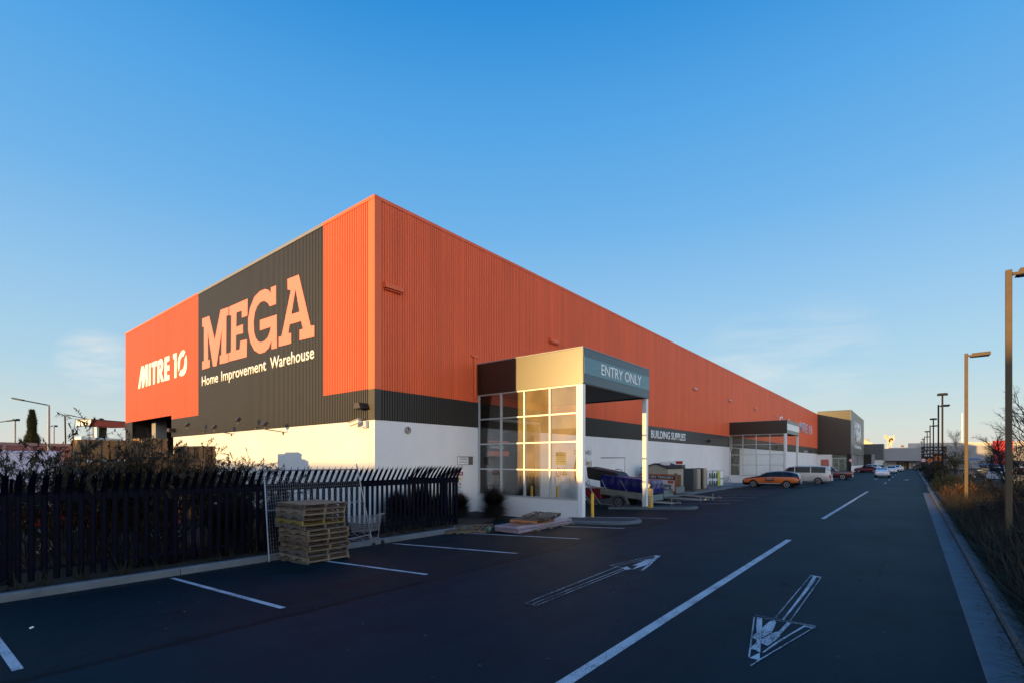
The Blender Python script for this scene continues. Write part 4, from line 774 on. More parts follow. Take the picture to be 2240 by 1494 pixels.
g = MB(); g.box(-16.7,-14.3,42.3,46.1,z,z+.13); g.build('pallet_base', WOODS[2], E); g = MB(); g.box(-16.6,-15.4,42.55,42.6,z+2.3,z+2.58); g.build('header_sign', LETTER, E); g = MB(); g.box(-16.0,-15.42,42.53,42.548,z+2.31,z+2.57); g.build('red_sign', REDP, E)
# gas bottle cage
E = empty('gas_bottle_cage', (-15.3,52,-.16), 'white and yellow wire cage of gas bottles beside the far canopy', 'cage'); g = MB(); x0,x1,y0,y1 = -15.9,-14.9,50.6,52.4
[g.bar((a,b,z),(a,b,z+1.6),.05) for a in (x0,x1) for b in (y0,y1)]; [g.bar((x0,b,zz_),(x1,b,zz_),.03) for b in (y0,y1) for zz_ in (z+.1,z+.85,z+1.6)]; [g.bar((a,y0,zz_),(a,y1,zz_),.03) for a in (x0,x1) for zz_ in (z+.1,z+.85,z+1.6)]; [g.bar((x0+k*.15,y0,z+.1),(x0+k*.15,y0,z+1.6),.012) for k in range(1,7)]; g.build('frame', STEEL, E)
g = MB(); [g.box(x1+.02,x1+.03,*q) for q in ((50.65,51.4,z+.85,z+1.55),(50.65,51.5,z+.15,z+.75))]; g.build('yellow_panel', mat('lime_panel',(.50,.55,.04),.5,var=.5,scale=3), E); g = MB(); [g.box(x1+.021,x1+.03,*q) for q in ((51.45,52.35,z+.9,z+1.55),(51.52,52.35,z+.15,z+.75))]; g.build('white_panel', LETTER, E)
for k in range(4):
    for zz_ in (z+.12,z+.9): g = MB(); g.tube([(x0+.17+k*.22,50.95,zz_),(x0+.17+k*.22,50.95,zz_+.4),(x0+.17+k*.22,50.95,zz_+.5)], .10, 12, r2=.06); g.build('gas_bottle', mat('bottle_green',(.08,.16,.13),.4), E)
E = empty('bicycle_rack', (-15.5,55,-.16), 'low wire bicycle rack against the white wall', 'bicycle rack'); g = MB()
for k in range(7): y = 53.6+k*.55; g.tube([(-15.2,y,z),(-15.6,y+.3,z+.95),(-16.0,y+.6,z)], .02); g.tube([(-15.2,y+.5,z),(-15.6,y+.2,z+.75),(-16.0,y,z)], .02)
g.tube([(-15.2,53.5,z+.05),(-15.2,57.6,z+.05)], .025); g.build('hoops', STEEL, E)
# ---------------- vehicles ----------------
RIM = mat('alloy_rim', (.62,.63,.64), .28, .85); LENSR = mat('tail_lens', (.50,.01,.015), .2); LENSW = mat('head_lens', (.55,.58,.6), .12)
PROF = {
 'wagon': dict(W=.93, wb=(1.45,-1.42), r=.335, st=[(2.46,.26,.64,.70,.72),(2.40,.20,.76,.83,.84),(1.75,.18,.90,.98,.86),(1.02,.18,.97,1.08,.84),(.22,.18,1.0,1.50,.70),(-.5,.18,1.01,1.57,.71),(-1.3,.18,1.02,1.56,.70),(-2.08,.20,1.03,1.49,.69),(-2.38,.28,1.0,1.10,.82),(-2.46,.34,.84,.90,.82)], glass=[(.86,-.08),(-.14,-1.05),(-1.12,-1.88)], ws=(3,4), rw=(7,8)),
 'hatch': dict(W=.87, wb=(1.25,-1.25), r=.31, st=[(2.08,.28,.64,.70,.72),(2.0,.20,.76,.84,.84),(1.45,.18,.88,.97,.84),(.95,.18,.95,1.05,.84),(.2,.18,.98,1.45,.66),(-.5,.18,1.0,1.50,.67),(-1.3,.18,1.02,1.46,.66),(-1.80,.25,1.02,1.08,.80),(-2.02,.32,.85,.9,.80)], glass=[(.8,-.05),(-.12,-.95),(-1.02,-1.35)], ws=(3,4), rw=(6,7)),
 'sedan': dict(W=.9, wb=(1.4,-1.38), r=.32, st=[(2.38,.28,.60,.66,.70),(2.30,.20,.73,.80,.84),(1.7,.18,.84,.92,.84),(.98,.18,.92,1.02,.84),(.2,.18,.95,1.40,.66),(-.5,.18,.97,1.44,.66),(-1.0,.18,.98,1.38,.64),(-1.62,.20,.98,1.04,.80),(-2.32,.24,.96,1.0,.82),(-2.40,.30,.86,.90,.80)], glass=[(.8,-.05),(-.12,-.95),(-1.0,-1.2)], ws=(3,4), rw=(6,7)),
 'van': dict(W=.92, wb=(1.55,-1.30), r=.335, st=[(2.42,.30,.70,.76,.70),(2.34,.22,1.0,1.08,.84),(2.12,.20,1.10,1.22,.84),(1.38,.20,1.14,1.90,.74),(.5,.20,1.15,1.97,.76),(-1.0,.20,1.15,1.98,.76),(-2.05,.22,1.14,1.94,.75),(-2.36,.28,1.12,1.80,.74),(-2.45,.34,.95,1.0,.84)], glass=[(1.75,.95),(.85,-.55),(-.65,-1.95)], ws=(2,3), rw=(7,8)),
 'suv': dict(W=.92, wb=(1.38,-1.38), r=.37, st=[(2.32,.36,.66,.72,.66),(2.2,.26,.86,.94,.82),(1.6,.25,1.0,1.08,.84),(1.0,.25,1.05,1.14,.84),(.35,.25,1.08,1.68,.72),(-.6,.25,1.1,1.75,.72),(-1.9,.25,1.1,1.70,.71),(-2.2,.32,1.1,1.18,.80),(-2.3,.38,.95,1.0,.80)], glass=[(.95,.05),(-.02,-.95),(-1.02,-1.75)], ws=(3,4), rw=(6,7)),
 'ute': dict(W=.92, wb=(1.65,-1.55), r=.37, st=[(2.6,.36,.66,.72,.66),(2.5,.26,.86,.94,.82),(1.9,.25,.98,1.06,.84),(1.3,.25,1.04,1.12,.84),(.65,.25,1.06,1.66,.70),(-.1,.25,1.07,1.72,.70),(-.55,.25,1.07,1.66,.70),(-.72,.25,1.07,1.10,.86),(-1.6,.25,1.07,1.08,.88),(-2.5,.28,1.07,1.08,.88),(-2.58,.38,1.0,1.02,.86)], glass=[(1.1,.38),(.28,-.5)], ws=(3,4), rw=(6,7)),
}
def car(kind, label, col, loc, heading, low=None, top=None, text=False, group=None, detail=True, cat='car', name='parked_car'):
    P = PROF[kind]; W = P['W']; st = P['st']; E = empty(name, (0,0,0), label, cat, group)
    def cm(c): return mat('car_%d_%d_%d' % tuple(int(v*1000) for v in c), c, .28, var=.03, scale=2, coat=.6, metal=.15)
    body, lowm, topm = cm(col), (cm(low) if low else cm(col)), (cm(top) if top else cm(col))
    L = len(st); f = lambda i: .88 if i in (0, L-1) else .965 if i in (1, L-2) else 1.0
    def ring(i):
        x, zb, zk, zt, wt = st[i]; w = W*f(i); wt = wt*f(i)
        h = [(0,zb),(.8*w,zb),(.97*w,zb+.10),(w,zb+.30 if low else zb+.22),(w,.5*(zb+.26+zk)),(.97*w,zk),(wt+.02*(zt-zk),zt-.05 if zt-zk > .15 else zt-.02),(wt*.82,zt),(0,zt+.02)]
        return [Vector((x,y,z)) for y, z in h]+[Vector((x,-y,z)) for y, z in h[-2:0:-1]]
    rings = [ring(i) for i in range(L)]; k = 16; g = MB(); seg = {0:1,1:1,2:1,3:0,4:0,5:2,6:2,7:2,8:2,9:2,10:2,11:0,12:0,13:1,14:1,15:1}
    for r_ in rings: g.v += [tuple(v) for v in r_]
    for i in range(L-1):
        for j in range(k): g.f.append((i*k+j, i*k+(j+1)%k, (i+1)*k+(j+1)%k, (i+1)*k+j)); g.mi.append(seg[j] if not (i in (0, L-2) and seg[j] == 0 and low) else 1)
    g.f.append(tuple(range(k))); g.mi.append(1 if low else 0); g.f.append(tuple((L-1)*k+j for j in range(k))); g.mi.append(1 if low else 0)
    me = g.build('body', [body, lowm, topm], E)
    try:
        md = me.modifiers.new('s', 'SUBSURF'); md.levels = 1; md.render_levels = 1
        for p in me.data.polygons: p.use_smooth = True
    except Exception: pass
    def interp(x, j):
        for i in range(L-1):
            if st[i][0] >= x >= st[i+1][0]:
                t = (st[i][0]-x)/(st[i][0]-st[i+1][0]); return rings[i][j].lerp(rings[i+1][j], t)
        return rings[0][j]
    for xa, xb in P['glass']:
        for s in (1,-1):
            g = MB(); q = []
            n = 5
            lo = [interp(xa+(xb-xa)*i/n, 5) for i in range(n+1)]; hi = [interp(xa+(xb-xa)*i/n, 6) for i in range(n+1)]
            pts = [a.lerp(b,.10) for a, b in zip(lo,hi)]+[a.lerp(b,.90) for a, b in zip(lo,hi)][::-1]
            pts = [p for p in pts]; vs = [Vector((p.x, s*(p.y+.002), p.z)) for p in pts]; m_ = n+1
            g.add(vs, [(i, i+1, 2*m_-2-i, 2*m_-1-i) for i in range(n)]); o = [Vector((v.x, v.y-s*.012, v.z)) for v in vs]; g.add(o, [(2*m_-1-i, 2*m_-2-i, i+1, i) for i in range(n)])
            g.build('side_window', DGLASS, E)
    for nm, (i, j) in (('windscreen', P['ws']), ('rear_window', P['rw'])):
        a, b = (rings[i], rings[j]); lo, hi = (a, b) if nm == 'windscreen' else (b, a)
        zl = lo[7]; zh = hi[7]; dx = .0
        q = [Vector((lo[7].x, lo[7].y*1.0, lo[7].z)), Vector((hi[7].x, hi[7].y*.95, hi[7].z))]
        c0 = q[0].lerp(q[1], .08); c1 = q[0].lerp(q[1], .86); nrm = Vector((q[0].x-q[1].x, 0, q[1].z-q[0].z)); nrm = Vector((abs(nrm.z)*(1 if q[0].x > q[1].x else -1), 0, abs(nrm.x))).normalized()*.018
        g = MB(); g.prism([Vector((c0.x,c0.y,c0.z))+nrm*.2, Vector((c1.x,c1.y,c1.z))+nrm*.2, Vector((c1.x,-c1.y,c1.z))+nrm*.2, Vector((c0.x,-c0.y,c0.z))+nrm*.2], nrm); g.build(nm, DGLASS, E)
    for s in (1,-1):
        x, zb, zk, zt, wt = st[1]; g = MB(); g.obox((x-.03, s*W*.80, zk-.03), .22,.16,.13,(0,0,-s*.5)); g.build('headlight', LENSW, E, bevel=.03)
        x, zb, zk, zt, wt = st[L-2]; g = MB(); g.obox((x+.02, s*W*.90, zk-(.04 if kind != 'van' else .28)), .16,.10,.20 if kind != 'van' else .42); g.build('tail_light', LENSR, E, bevel=.02)
        if detail:
            xa = P['glass'][0][0]-.12; g = MB(); p = interp(xa, 5); g.obox((xa+.05, s*(p.y+.09), p.z+.06), .10,.17,.12); g.build('mirror', topm, E, bevel=.02)
    xr = st[-1][0]; g = MB(); g.box(xr-.03, xr+.02, -.24, .24, .62, .74) if kind != 'ute' else g.box(xr-.05,xr,-.24,.24,.55,.67); g.build('number_plate', LETTER, E)
    g = MB(); g.box(xr-.05, xr+.12, -W*.8, W*.8, .36, .52); g.build('rear_bumper', STEEL if kind in ('ute',) else lowm, E, bevel=.04)
    for xw in P['wb']:
        for s in (1,-1):
            g = MB(); g.disc((xw, s*(W-.04), P['r']+.02), 'y', P['r']*1.17, .105, 26); g.build('wheel_arch', BLACKP, E)
            wheel(E, xw, s*(W-.075), P['r'], P['r'], .20, s, RIM)
    if kind == 'ute':
        g = MB(); g.box(-2.48, -.85, -.72, .72, 1.02, 1.115); g.build('tray_cover', mat('tray_dark', (.05,.05,.055), .6), E)
        g = MB(); [g.tube([(-.8,s*.7,1.1),(-.82,s*.66,1.62),(-.82,0,1.66)], .03) for s in (1,-1)]; g.build('sports_bar', STEEL, E)
    if text:
        g = MB(); g.box(-.35,.38,W+.001,W+.008,.62,.93); g.build('door_panel', BLACKP, E)
        text_mesh('door_text','MITRE 10',LETTER,(.30,W+.009,.80),(-1,0,0),(0,0,1),.58,.09,E,offset=.02,thick=.003); text_mesh('door_text','MEGA',mat('price_orange',(.62,.12,.03),.5),(.30,W+.009,.67),(-1,0,0),(0,0,1),.58,.08,E,offset=.02,thick=.003)
        g = MB(); g.box(-.9,1.0,W+.001,W+.006,.395,.425); g.build('sill_stripe_text', LETTER, E)
    E.location = loc; E.rotation_euler.z = heading; return E
WH = (.70,.71,.72); SV = (.46,.46,.45)
car('wagon','orange and black company wagon parked nose in beside the far canopy',(.62,.13,.015),(-10.5,52.75,-.115),R(180),low=(.015,.015,.017),top=(.015,.015,.018),text=True)
car('van','silver passenger van parked nose in behind the orange wagon',(.52,.49,.44),(-9.1,62.4,-.06),R(180),cat='van',name='parked_van')
car('ute','dark red pickup with a sports bar parked beyond the silver van',(.10,.012,.018),(-8.6,77.9,-.03),R(180),cat='pickup',name='parked_pickup')
car('sedan','white sedan seen from behind, nearest car on the lane',(.72,.70,.71),(-3.5,93.6,0),R(90),group='cars on the lane')
car('hatch','second white car seen from behind, farther up the lane',WH,(-3.15,122.6,0),R(90),group='cars on the lane')
car('sedan','dark red sedan parked by the glass front of the black tower',(.12,.015,.02),(-7.2,128,0),R(160))
car('suv','silver off-roader parked behind the dark red sedan',SV,(-7.6,134,0),R(170))
car('hatch','small pale car far up the lane near the mall doors',WH,(-2.6,146,0),R(80))
car('hatch','dark car between the white sedan and the mall',(.03,.03,.035),(-6.2,150,0),R(95))
LOT = [('van','blue van beyond the verge shrubs',(.02,.12,.38),9.2,104,15),('suv','white off-roader in the car park left of the second lamp post',WH,8.6,82,60),('van','silver van with a tall roof beyond the bare hedge',SV,8.2,62,100),('sedan','silver sedan right of the silver van',SV,10.5,70,95),('hatch','dark hatchback just left of the nearest lamp post',(.05,.06,.08),9.4,54,100),
       ('sedan','pale sedan glinting low behind the verge plants',(.55,.60,.64),6.6,37,100),('suv','silver off-roader at the right edge behind the bare tree',SV,6.4,30.5,100),('hatch','teal hatchback near the right edge of the car park',(.05,.20,.22),9.0,45,95),('sedan','navy sedan beyond the round bush',(.02,.03,.10),7.6,92,10),('sedan','white sedan beside the foot of the red wall',WH,14.5,98,95)]
for kd, lb, c, x, y, h in LOT: car(kd, lb, c, (x,y,0), R(h), group='cars in the far car park', detail=False)

# ---------------- street furniture ----------------
def lamp(x, y, h, kind, label, pole, flip=1):
    E = empty('lamp_post', (x,y,0), label, 'lamp post', 'lamp posts along the verge'); g = MB(); g.box(x-.065,x+.065,y-.065,y+.065,-.1,h); g.build('pole', pole, E, bevel=.008)
    if kind == 'arm':
        g = MB(); g.box(x+.066,x+.16,y-.03,y+.03,h-.16,h-.08); g.build('arm', pole, E); g = MB()
        g.prism([(x+.12,y-.16,h-.20),(x+.20,y-.16,h-.03),(x+.85,y-.16,h-.02),(x+.85,y-.16,h-.17)], (0,.32,0)); g.build('lamp_head', pole, E, bevel=.01); g = MB(); g.box(x+.18,x+.80,y-.13,y+.13,h-.215,h-.202); g.build('lens', DGLASS, E)
    else:
        g = MB(); g.box(x-.36,x+.36,y-.17,y+.17,h,h+.14); g.prism([(x-.36,y-.17,h+.14),(x+.36,y-.17,h+.14),(x+.26,y-.12,h+.2),(x-.26,y-.12,h+.2)], (0,.26,0)); g.build('lamp_head', pole, E); g = MB(); g.box(x-.3,x+.3,y-.13,y+.13,h-.012,h-.001); g.build('lens', DGLASS, E)
lamp(2.03,18.9,7.55,'arm','nearest tall brown lamp post, its head cut by the right edge',GALVP)
lamp(2.03,32.5,7.6,'arm','second brown lamp post, sunlit along most of its height',GALVP)
for x,y,h,k,lb in ((2.05,57.5,8.15,'tee','tall dark lamp post, third from the right'),(2.0,64.5,7.95,'arm','thin dark lamp post just left of the third one'),(2.1,83.5,7.7,'tee','dark lamp post with a flat top, fifth from the right'),(2.0,94,7.6,'arm','dark one-armed lamp post, sixth from the right'),(2.1,118,7.7,'tee','small dark lamp post, seventh from the right'),(2.0,138,7.7,'arm','small one-armed lamp post, eighth from the right'),(2.1,160,7.8,'tee','second farthest lamp post near the mall'),(2.1,190,8.0,'tee','farthest lamp post, first on the left of the row')): lamp(x,y,h,k,lb,DARKPOLE)
def rsign(p, r, lb, ringc, face, txt=None):
    E = empty('road_sign', (p.x,p.y,0), lb, 'road sign'); g = MB(); g.tube([(p.x,p.y,-.1),(p.x,p.y,p.z)], .04); g.build('pole', DARKPOLE, E)
    g = MB(); g.disc((p.x,p.y-.06,p.z),'y',r,.02,24); g.build('plate', face, E); g = MB(); g.ring((p.x,p.y-.075,p.z),'y',r*.72,r,.012,24); g.build('ring', ringc, E)
    if txt: text_mesh('numeral',txt,INK,(p.x-r*.45,p.y-.072,p.z-r*.32),(1,0,0),(0,0,1),r*.9,r*.62,E,offset=.02,thick=.005)
ORS = mat('sign_orange',(.62,.13,.02),.5)
rsign(atD(2020,1006,92),.38,'round red ringed speed sign on the verge before the mall',REDP,LETTER,'10'); rsign(atD(1861.5,1006,104),.38,'round red ringed speed sign in front of the black tower',REDP,LETTER,'10')
rsign(atD(2053,1002,50),.30,'larger orange round sign on the tall lamp post',ORS,ORS,'—'); rsign(atD(2034,1006,66),.27,'smaller orange round sign between the lamp posts',ORS,ORS,'—')
p = atD(2043,1000,112); E = empty('directory_sign', (p.x,p.y,0), 'black directory board with rows of white shop names before the mall', 'sign'); z = p.z; g = MB(); g.box(p.x-2.2,p.x+2.2,p.y,p.y+.2,z-.5,z+2.5); g.build('board', BLACKP, E); g = MB(); [g.box(p.x+a,p.x+a+.15,p.y+.02,p.y+.18,-.1,z-.5) for a in (-2.1,1.95)]; g.build('post', DARKPOLE, E)
for zz_, s_ in ((2.0,'TECHNOLOGY'),(1.2,'LIFESTYLE'),(.45,'HOME')): text_mesh('text', s_, LETTER, (p.x-1.6,p.y-.01,z+zz_-.15),(1,0,0),(0,0,1),3.1 if len(s_) > 5 else 1.5,.36,E,offset=.02)
g = MB(); [g.box(p.x-2.3,p.x+2.3,p.y-.02,p.y,z+q,z+q+.08) for q in (.95,1.7)]; g.bar((p.x-2.6,p.y+.1,z+3.2),(p.x+2.6,p.y+.1,z+3.2),.1); g.bar((p.x-2.6,p.y+.1,z+2.8),(p.x+2.6,p.y+.1,z+2.8),.1); [g.bar((p.x-2.6+k*.65,p.y+.1,z+2.8),(p.x-2.6+k*.65,p.y+.1,z+3.2),.06) for k in range(9)]; g.build('trim', STEEL, E)
p = atD(2140,1029,42); E = empty('notice_board', (p.x,p.y,0), 'small dark notice board among the verge shrubs', 'sign'); g = MB(); g.box(p.x-.62,p.x+.62,p.y,p.y+.06,p.z-.2,p.z+.22); g.build('board', mat('notice_navy',(.03,.035,.06),.4), E); g = MB(); [g.box(p.x+a,p.x+a+.06,p.y+.01,p.y+.05,0,p.z-.2) for a in (-.5,.44)]; g.build('post', DARKPOLE, E); g = MB(); g.box(p.x-.1,p.x+.25,p.y-.006,p.y,p.z+.02,p.z+.08); g.build('text_line', LETTER, E)

# ---------------- mall and other far buildings ----------------
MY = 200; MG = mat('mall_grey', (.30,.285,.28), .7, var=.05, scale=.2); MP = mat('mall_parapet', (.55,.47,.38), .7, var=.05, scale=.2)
E = empty('shopping_mall', (10,MY,0), 'long low grey shopping mall with a sunlit parapet across the end of the lane', 'building')
def mx(px, y=MY): return onY(px, 1008, y).x
def mz(px, py, y=MY): return onY(px, py, y).z
g = MB(); g.box(mx(1934), mx(2012), MY-.6, MY+3, 2.6, mz(1970,980)); g.box(mx(2012)+.01, mx(2300), MY, MY+3, 2.6, mz(2060,975)); g.build('upper_wall', MG, E)
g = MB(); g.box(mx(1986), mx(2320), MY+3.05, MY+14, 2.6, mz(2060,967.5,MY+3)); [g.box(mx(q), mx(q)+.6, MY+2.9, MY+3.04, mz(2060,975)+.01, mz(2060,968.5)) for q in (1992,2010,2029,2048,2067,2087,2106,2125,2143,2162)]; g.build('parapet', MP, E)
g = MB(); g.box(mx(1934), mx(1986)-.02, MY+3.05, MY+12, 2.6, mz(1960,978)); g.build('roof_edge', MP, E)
g = MB(); g.box(mx(1934)-.2, mx(2300), MY-3.2, MY-.62, 2.35, 2.59); g.build('verandah', mat('verandah_dark',(.05,.05,.055),.6), E)
g = MB(); g.box(mx(1934), mx(1961), MY+.3, MY+.5, -.2, 2.34); g.build('ground_wall', mat('mall_lower',(.36,.34,.33),.7), E); g = MB(); g.box(mx(1988), mx(1994), MY+.3, MY+.5, -.2, 2.34); g.box(mx(2006), mx(2020), MY+.3, MY+.5, -.2, 2.34); g.box(mx(2065), mx(2300), MY+.3, MY+.5, -.2, 2.34); g.build('ground_wall', mat('mall_lower',(.36,.34,.33),.7), E)
g = MB(); g.box(mx(1934), mx(2300), MY+4, MY+4.1, -.2, 2.5); g.build('shop_interior', mat('shop_interior',(.14,.10,.06),.7,var=.8,scale=.5), E)
for a, b in ((1969,1982),(1995,2006),(2025,2040),(2045,2060)):
    g = MB(); xa, xb = mx(a), mx(b); [g.box(q, q+.12, MY+.35, MY+.45, -.2, 2.33) for q in (xa,(xa+xb)/2,xb-.12)]; g.box(xa, xb, MY+.34, MY+.46, 2.0, 2.1); g.build('door_frame' if a < 1990 else 'window_frame', mat('door_timber',(.45,.35,.22),.5) if a < 1990 else ALU, E)
g = MB(); g.box(mx(1997), mx(2003), MY+.28, MY+.3, .9, 1.7); g.build('window_poster', mat('poster_blue',(.4,.5,.62),.5), E)
def blockb(name, label, px0, px1, pyt, y, dep, m, cat='building', zb=-.2, roof=None, cap=None):
    E = empty(name, (mx(px0,y), y, 0), label, cat); zt = mz(px1, pyt, y); g = MB(); g.box(mx(px0,y), mx(px1,y), y, y+dep, zb, zt); g.build('wall', m, E); g = MB(); g.box(mx(px0,y)-.05, mx(px1,y)+.05, y-.05, y+dep+.05, zt+.001, zt+.12); g.build('roof_edge', cap or m, E); return E
DG = mat('dark_grey_block',(.085,.088,.09),.5,var=.05,scale=.3)
blockb('grey_building','dark grey flat roofed block between the black tower and the mall',1886,1932,971,176,8,DG,zb=2.6)
blockb('black_portal','low black box below the dark grey block beside the tower',1886,1906,994,175,.9,BLACKP); blockb('portal_return','pale grey upright slab beside the low black box',1906.3,1913,994,175,.9,MG,cat='wall')
blockb('white_wall','plain white wall under the dark grey block, left of the mall doors',1913.3,1931,1006.6,175.5,.4,WHITEW,cat='wall')
E = blockb('red_tower','red square wall block rising in front of the mall',2176,2216,963.5,150,4,mat('pylon_red',(.60,.02,.03),.5,var=.03))
E = empty('gabled_building', (mx(1888,230),230,0), 'distant building with a cream sloping roof behind the dark grey block', 'building'); g = MB(); q = [onY(a,b,230) for a, b in ((1885,1010),(1885,962),(1892,961),(1909,969),(1909,1010))]; g.prism(q, (0,8,0)); g.build('wall', mat('cream_wall',(.55,.48,.33),.6), E); g = MB(); c = onY(1896,963,230); g.box(c.x-.8,c.x+.6,230.5,232,c.z-1,c.z+.6); g.build('roof_vent', MG, E)
c = atD(1974,975,190); E = empty('roof_unit', c, 'small grey plant box on the mall roof', 'roof unit'); g = MB(); g.box(c.x-.55,c.x+.55,c.y,c.y+1,c.z-1,c.z+.5); g.build('casing', MG, E); g = MB(); g.box(c.x-.45,c.x+.45,c.y-.02,c.y,c.z-.2,c.z+.2); g.build('grille', BLACKP, E)
E = empty('cell_tower', (-10,330,0), 'pale telecom mast crowded with antennas above the mall', 'mast'); c0 = atD(1946,980,270); s_ = 270/1085; TW = mat('mast_pale',(.62,.50,.33),.6,var=.3,scale=.6)
def tw(px,py): return c0+Vector(((px-1946)*s_, 0, (980-py)*s_))
g = MB(); [g.bar(tw(1946+a,995),tw(1946+b,953),.22) for a, b in ((-4,-3),(4,3),(-1,0))]; [g.bar(tw(1942,q),tw(1950,q-6),.14) for q in range(990,955,-5)]; [g.bar(tw(1950,q),tw(1942,q-6),.14) for q in range(990,955,-5)]; g.build('lattice', TW, E)
r = random.Random(2)
for k in range(16): g = MB(); q = tw(1946+r.uniform(-8,8), r.choice((955,958,962,968,973))+r.uniform(-2,2)); g.obox(q+Vector((0,-.5,0)), r.uniform(.4,.8), .4, r.uniform(1.0,2.2)); g.build('antenna', TW, E)
g = MB(); g.bar(tw(1937,956),tw(1955,956),.2); g.bar(tw(1938,968),tw(1954,968),.2); g.build('crossarm', TW, E); E.location.z += 0
c = atD(2105,903,300); E = empty('chimney_pole', (c.x,c.y,0), 'slender white pole standing far behind the mall', 'pole'); g = MB(); g.tube([(c.x,c.y,0),(c.x,c.y,c.z)], .42, 10, r2=.24); g.build('shaft', LETTER, E)
c = atD(2128,1003,70); E = empty('blue_awning', c, 'small blue awning over a kiosk in front of the mall', 'kiosk'); g = MB(); g.prism([(c.x-1.0,c.y,c.z-.1),(c.x+.9,c.y,c.z-.1),(c.x+.6,c.y,c.z+.1),(c.x-.6,c.y,c.z+.1)], (0,.8,0)); g.build('awning', mat('awning_blue',(.03,.18,.50),.5), E); g = MB(); g.box(c.x-.8,c.x+.7,c.y+.1,c.y+.7,0,c.z-.12); g.build('booth', MG, E)
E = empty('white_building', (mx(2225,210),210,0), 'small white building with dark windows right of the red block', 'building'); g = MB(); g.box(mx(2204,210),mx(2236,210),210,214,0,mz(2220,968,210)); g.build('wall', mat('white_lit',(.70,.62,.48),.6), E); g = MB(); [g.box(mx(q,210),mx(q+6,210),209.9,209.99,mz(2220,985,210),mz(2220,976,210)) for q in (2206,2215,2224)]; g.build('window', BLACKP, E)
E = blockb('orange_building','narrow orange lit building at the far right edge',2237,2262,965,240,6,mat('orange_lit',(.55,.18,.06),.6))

# ---------------- yard on the left ----------------
def pack(px0, px1, pyt, xf, nh, label, dep=1.3, hgt=.82, z0=None):
    a = onX(px0, pyt, xf); b = onX(px1, pyt, xf); zt = (a.z+b.z)/2; r = random.Random(int(px0))
    for k in range(nh):
        z1 = zt-k*(hgt+.1); z_ = z1-hgt
        if z1 < -.1: break
        E = empty('timber_pack', (xf, a.y, z_), label if k == 0 else label+(', one below the top', ', two below the top', ', at the foot of the stack')[min(k-1,2)], 'timber pack', 'timber packs in the yard')
        nl = 8; g = MB(); nb = max(3, int(dep/.12))
        for i in range(nl):
            zl = z_+hgt*i/nl; o = r.uniform(-.02,.02)
            for j in range(nb): x1 = xf-dep*j/nb; g.box(x1-dep/nb+.006, x1-.004+(r.uniform(-.01,.01) if j == 0 else 0), a.y+r.uniform(-.04,.02), b.y+r.uniform(-.03,.03), zl+.003, zl+hgt/nl-.003)
        g.build('boards', TIMBER, E); g = MB(); [g.box(xf-dep-.01, xf+.02, y, y+.03, z_-.005, z1+.008) for y in (a.y+(b.y-a.y)*.25, a.y+(b.y-a.y)*.75)]; g.build('strap', BLACKP, E)
        g = MB(); [g.box(xf-dep, xf, y, y+.09, z_-.098, z_-.004) for y in (a.y+.15, b.y-.25)]; g.build('bearer', WOODS[0], E)
pack(170,238,961,-26,4,'weathered brown timber pack behind the feathery shrubs'); pack(242,308,962,-26.2,4,'second brown timber pack of the long shaded row'); pack(310,367,958,-25.8,4,'brown timber pack in front of the open loading bay'); pack(370,400,992,-25.9,3,'pale timber pack with a sunlit end right of the loading bay'); pack(403,432,975,-26,4,'grey edged timber pack against the sunlit white wall'); pack(435,472,975,-25.8,4,'reddish timber pack against the sunlit white wall'); pack(392,470,1003,-24.2,2,'low pinkish timber pack seen just above the fence spikes')
E = empty('service_station_canopy', atD(200,925,58), 'orange and white fuel canopy on white posts beyond the timber yard', 'canopy'); A_ = atD(200,929,58); Bc = atD(275,938,62); A_.z = 2.4+79*58/1085; Bc.z = A_.z; dd = (Bc-A_).normalized(); nn = Vector((-dd.y,dd.x,0))
def cb(u0,u1,w0,w1,z0,z1,nm,m,o=0): 
    g = MB(); q = [A_+dd*u+nn*w_ for u, w_ in ((u0,w0),(u1,w0),(u1,w1),(u0,w1))]; g.prism([Vector((v.x,v.y,z0)) for v in q], (0,0,z1-z0)); g.build(nm, m, E)
LN = (Bc-A_).length; z = A_.z; cb(0,LN,0,2.2,z-.05,z+.62,'fascia',mat('fascia_orange',(.62,.08,.03),.5)); cb(-.05,-.01,0,2.2,z-.05,z+.62,'end_fascia',LETTER); cb(-.05,LN,-.04,2.24,z+.63,z+.72,'roof',mat('roof_dark',(.1,.08,.07),.6)); [cb(u,u+.25,.3,.55,-.3,z-.06,'post',LETTER) for u in (.8,5.2,9.5,13)]; cb(5.4,7.0,.6,1.2,-.3,z-.06,'kiosk',LETTER); cb(-.4,4.6,1,2,-.3,z-1.4,'low_wall',LETTER); cb(5.0,6.5,-.03,-.01,z-.3,z+.25,'blue_sign',mat('sign_blue',(.10,.10,.35),.5))
text_mesh('lettering','FUEL',INK,A_+dd*1.2-nn*.02+Vector((0,0,.12)),dd,(0,0,1),2.6,.34,E) if 0 else None
def street(p, top, arm, lb, base=-.3, m=None):
    E = empty('street_lamp', (p.x,p.y,base), lb, 'street lamp', 'street lamps beyond the yard'); g = MB(); g.tube([(p.x,p.y,base),(p.x,p.y,p.z)], .12, 8, r2=.08); g.build('pole', mat('lamp_concrete',(.42,.38,.34),.6), E)
    a = atD(*arm); g = MB(); g.tube([(p.x,p.y,p.z),a], .05); g.build('arm', DARKPOLE, E); d_ = (a-Vector((p.x,p.y,p.z))).normalized(); g = MB(); g.bar(a-d_*.3, a+d_*.75, .26, .13); g.build('lamp_head', DARKPOLE, E, bevel=.03)
